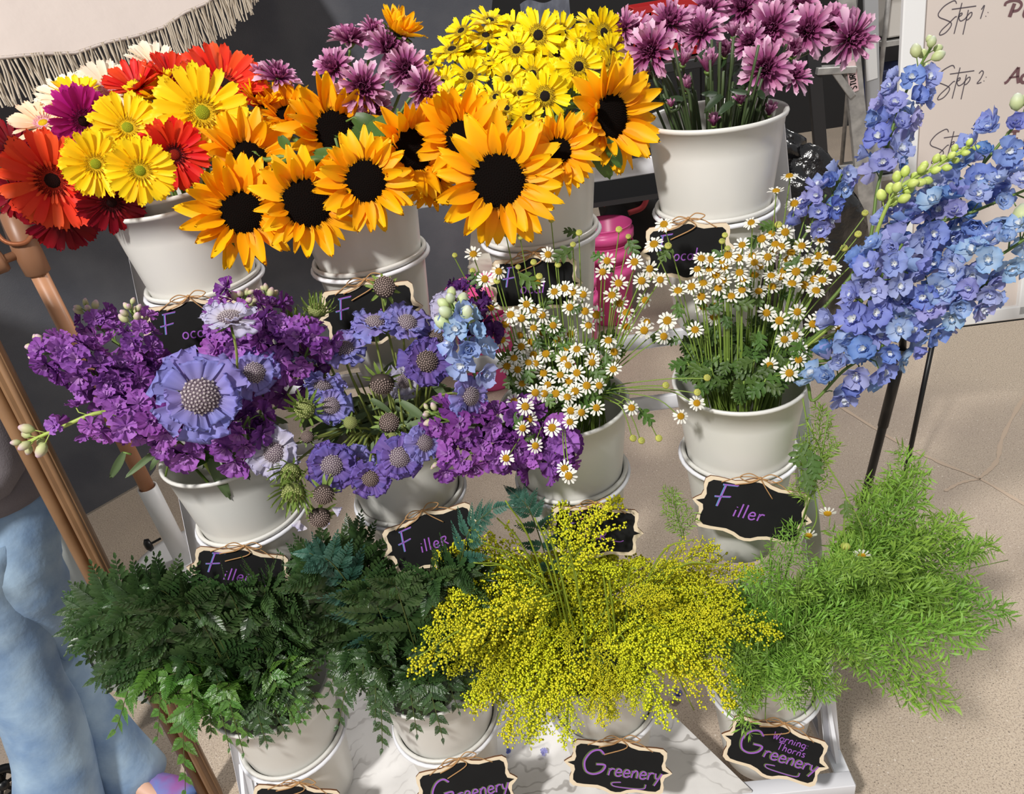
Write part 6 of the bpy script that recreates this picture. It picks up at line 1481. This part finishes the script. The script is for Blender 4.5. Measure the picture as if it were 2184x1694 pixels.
for (x, y, Y) in ((892, 1400, .84), (920, 1362, .93), (1000, 1255, 1.08), (1000, 1150, .95), (1078, 1068, .93), (1140, 1105, .92), (1205, 1150, .88), (1285, 1215, .95), (1360, 1215, 1.14), (1480, 1150, 1.18), (1545, 1205, 1.12), (1590, 1290, 1.04), (1625, 1395, .97), (1560, 1500, .90), (1480, 1515, .88), (1395, 1500, .88), (1300, 1535, .86), (1210, 1565, .85), (1130, 1555, .86), (1060, 1535, .87), (1030, 1480, .88), (975, 1440, .89), (1130, 1250, 1.08), (1230, 1300, 1.0), (1350, 1310, 1.0), (1450, 1300, 1.02), (1140, 1400, .93), (1250, 1430, .90), (1350, 1430, .90), (1450, 1410, .92), (1510, 1230, 1.06), (1080, 1180, 1.14), (1060, 1330, 1.0), (1530, 1370, .97), (1190, 1215, .95), (1420, 1240, 1.06), (1000, 1350, .97), (950, 1385, .92), (1300, 1230, 1.08), (1010, 1200, 1.14), (1470, 1470, .9), (1090, 1470, .9), (1380, 1350, .97), (1180, 1340, .98), (1045, 1165, 1.0), (1105, 1175, 1.0), (1030, 1205, 1.0), (1150, 1185, .94), (1100, 1110, 1.0), (1160, 1125, .90), (1060, 1105, .98)):
    golden(x, y, Y, {892: 'goldenrod stem reaching out over the fern', 1625: 'goldenrod stem reaching into the asparagus fern', 1078: 'goldenrod stem standing highest below the feverfew bucket'}.get(x, 'goldenrod stem with drooping yellow plumes in the goldenrod bucket'))

# ------------------------------------------------------------------ asparagus fern
def aspbranch(seed, nbr=13):
    rr = random.Random(seed); mb = MB(); ax = [V((u, .04*math.sin(u*5+seed), .05*math.sin(u*3)-.08*u*u)) for u in [i/8 for i in range(9)]]
    mb.tube(ax, [.008, .007, .006, .006, .005, .004, .004, .003, .002], 4, 1)
    def needle(p, d, l):
        d = d.normalized(); w_ = d.cross(V((rr.uniform(-1, 1), rr.uniform(-1, 1), rr.uniform(-1, 1))))
        w_ = w_.normalized()*.0115 if w_.length > 1e-4 else V((0, .0115, 0)); m_ = p+d*l*.5; up = d.cross(w_).normalized()*.003
        mb.add([p, m_+w_, p+d*l, m_-w_, m_+up], [(0, 1, 4), (1, 2, 4), (2, 3, 4), (3, 0, 4)], 0, [0, .5, 1, .5, .5])
    def dress(q, n):
        for j in range(n):
            b, bd = along(q, min(.999, .05+.95*j/n)); x = bd.orthogonal().normalized(); y = bd.cross(x); a0 = rr.random()*6
            for m_ in range(3):
                a = a0+m_*2.1+rr.uniform(-.4, .4); needle(b, (x*math.cos(a)+y*math.sin(a))*.85+bd*.55, rr.uniform(.10, .165))
    for k in range(nbr):
        u = .08+.86*k/nbr; p, d = along(ax, u); a = (k % 2)*PI+rr.uniform(-.7, .7); rad = V((0, math.cos(a), .5*math.sin(a)+.12))
        l = (.34*(1-u)+.12)*rr.uniform(.75, 1.15); q = [p+(rad*.8+d*.6)*l*v+V((0, 0, -.2*l*v*v)) for v in (0, .33, .66, 1)]
        mb.tube(q, [.004, .0035, .003, .002], 3, 1, False); dress(q, int(l*17)+2)
    dress(ax, 15)
    return mb.mesh('needles', [G['asp'], G['asp_stem']])
ASB = [aspbranch(s) for s in range(1, 6)]
def aspar(x, y, Y, label='feathery light green asparagus fern stem', c=3, L=1.0, start=.30, n=1):
    tip = at(x, y, fitY(x, y, Y, .055, 2)); rp = rim(2, c)
    base, mouth, pts = outpath(c, tip, .06, .07, 7)
    root = root_at('asparagus_fern', label, 'asparagus fern', base, 'asparagus fern stems in one bucket')
    part('stem', MB().tube(pts, [lerp(.0018, .0009, i/len(pts)) for i in range(len(pts))], 5).mesh('stem', G['asp_stem']), root)
    tl = (tip-mouth).length
    seg = [(.37, .52), (.46, .64), (.58, .78), (.72, .9), (.84, 1.0)] if tl > .32 else [(.37, .56), (.48, .76), (.66, 1.0)] if tl > .2 else [(.37, .68), (.62, 1.0)] if tl > .1 else [(.38, 1.0)]
    for (u0, u1) in seg:
        p, _ = along(pts, u0); e, _ = along(pts, min(.999, u1)); dd = e-p
        al_ = min(.19, max(.125, dd.length*1.15))
        for q_ in range(24):
            dn_ = dd.normalized()
            if not any(clash(p+dn_*al_*f_, .035+.06*(1-f_), 2, c) for f_ in (.3, .6, .8, 1.0)): break
            dd = dd+V((0, -.010, .0105)); al_ = max(.09, al_*.97)
        part('needles', R_.choice(ASB), root, frame(p, V((R_.uniform(-.6, .6), R_.uniform(-.6, .4), 1)), 0, al_, dd), kind='stuff')
for (x, y, Y) in ((1570, 1300, 1.02), (1600, 1390, .95), (1680, 1420, .9), (1720, 1400, .92), (1590, 1440, .91), (1620, 1350, 1.0), (1690, 1330, 1.0), (1740, 1380, .95), (1560, 1380, .97), (1660, 1450, .89), (1710, 1460, .89), (1610, 1450, .9), (1640, 1240, 1.08), (1730, 1260, 1.06), (2150, 1195, 1.12), (2130, 1350, 1.02), (2095, 1250, 1.08), (2050, 1120, 1.18), (1985, 1030, 1.26), (1930, 1020, 1.27), (1850, 1095, 1.22), (1900, 1050, 1.26), (1770, 1185, 1.0), (1705, 1215, .98), (1625, 1240, .98), (1585, 1270, 1.12), (1600, 1330, 1.02), (1632, 1535, .86), (1740, 1515, .88), (1860, 1480, .90), (1955, 1490, .90), (1920, 1510, .89), (2000, 1390, .97), (1995, 1300, 1.02), (1905, 1400, .96), (1805, 1430, .92), (1850, 1300, 1.0), (1750, 1300, 1.0), (1700, 1400, .94), (1650, 1280, 1.04), (1800, 1200, 1.1), (1900, 1200, 1.1), (2000, 1200, 1.1), (1575, 1490, .90), (1950, 1120, 1.18), (2040, 1330, 1.0), (1850, 1380, .95), (1700, 1220, 1.1), (1780, 1370, .95), (1950, 1300, 1.02), (1870, 1150, 1.16), (1960, 1200, 1.12), (1620, 1420, .94), (1780, 1250, 1.06), (2080, 1180, 1.14), (1900, 1300, 1.02), (1740, 1440, .91), (1820, 1340, .98), (1660, 1200, 1.14), (1610, 1270, 1.08), (1720, 1350, .96)):
    aspar(x, y, Y, {2150: 'asparagus fern stem reaching farthest over the concrete', 1672: 'asparagus fern stem hanging down over the warning plaque', 1985: 'asparagus fern stem in front of the easel feet'}.get(x, 'feathery light green asparagus fern stem in its white bucket'))
for (p0, p1, lab) in (((1455, 1150, 1.06), (1432, 1040, 1.10), 'thin dark asparagus sprig standing above the goldenrod'), ((1745, 1010, 1.04), (1768, 880, 1.05), 'thin asparagus sprig rising beside the middle bucket'), ((1720, 1080, 1.03), (1740, 960, 1.04), 'thin asparagus sprig behind the trailing feverfew')):
    a, b = at(*p0), at(*p1); rt = thing('asparagus_sprig', lab, 'asparagus fern', a); part('needles', R_.choice(ASB), rt, frame(a, V((0, -1, .3)), 0, (b-a).length*1.05, b-a), kind='stuff'); part('stem', MB().tube([rim(2, 3)+V((0, 0, -.05)) if p0[0] > 1500 else rim(2, 2)+V((0, 0, -.05)), a, b], .0012, 4).mesh('stem', G['asp_stem']), rt)
# fallen delphinium petals
for k, (x, y) in enumerate(((1160, 1607), (1085, 1606), (1445, 1485), (1558, 1596))):
    z = .124 if k < 2 else .004; P = atz(x, y, z)
    o = link('fallen_floret', FLD['delph'][k], None, frame(P+V((0, 0, .004)), V((.1, -.3, 1)), k*2.0, (.010, .008, .020, .006)[k])); o['label'] = ['fallen blue petal lying on the scroll board', 'small fallen blue petal beside the fern plaque on the board', 'fallen blue delphinium floret on the concrete under the goldenrod', 'tiny fallen petal on the concrete beside the warning plaque'][k]; o['category'] = 'petal'
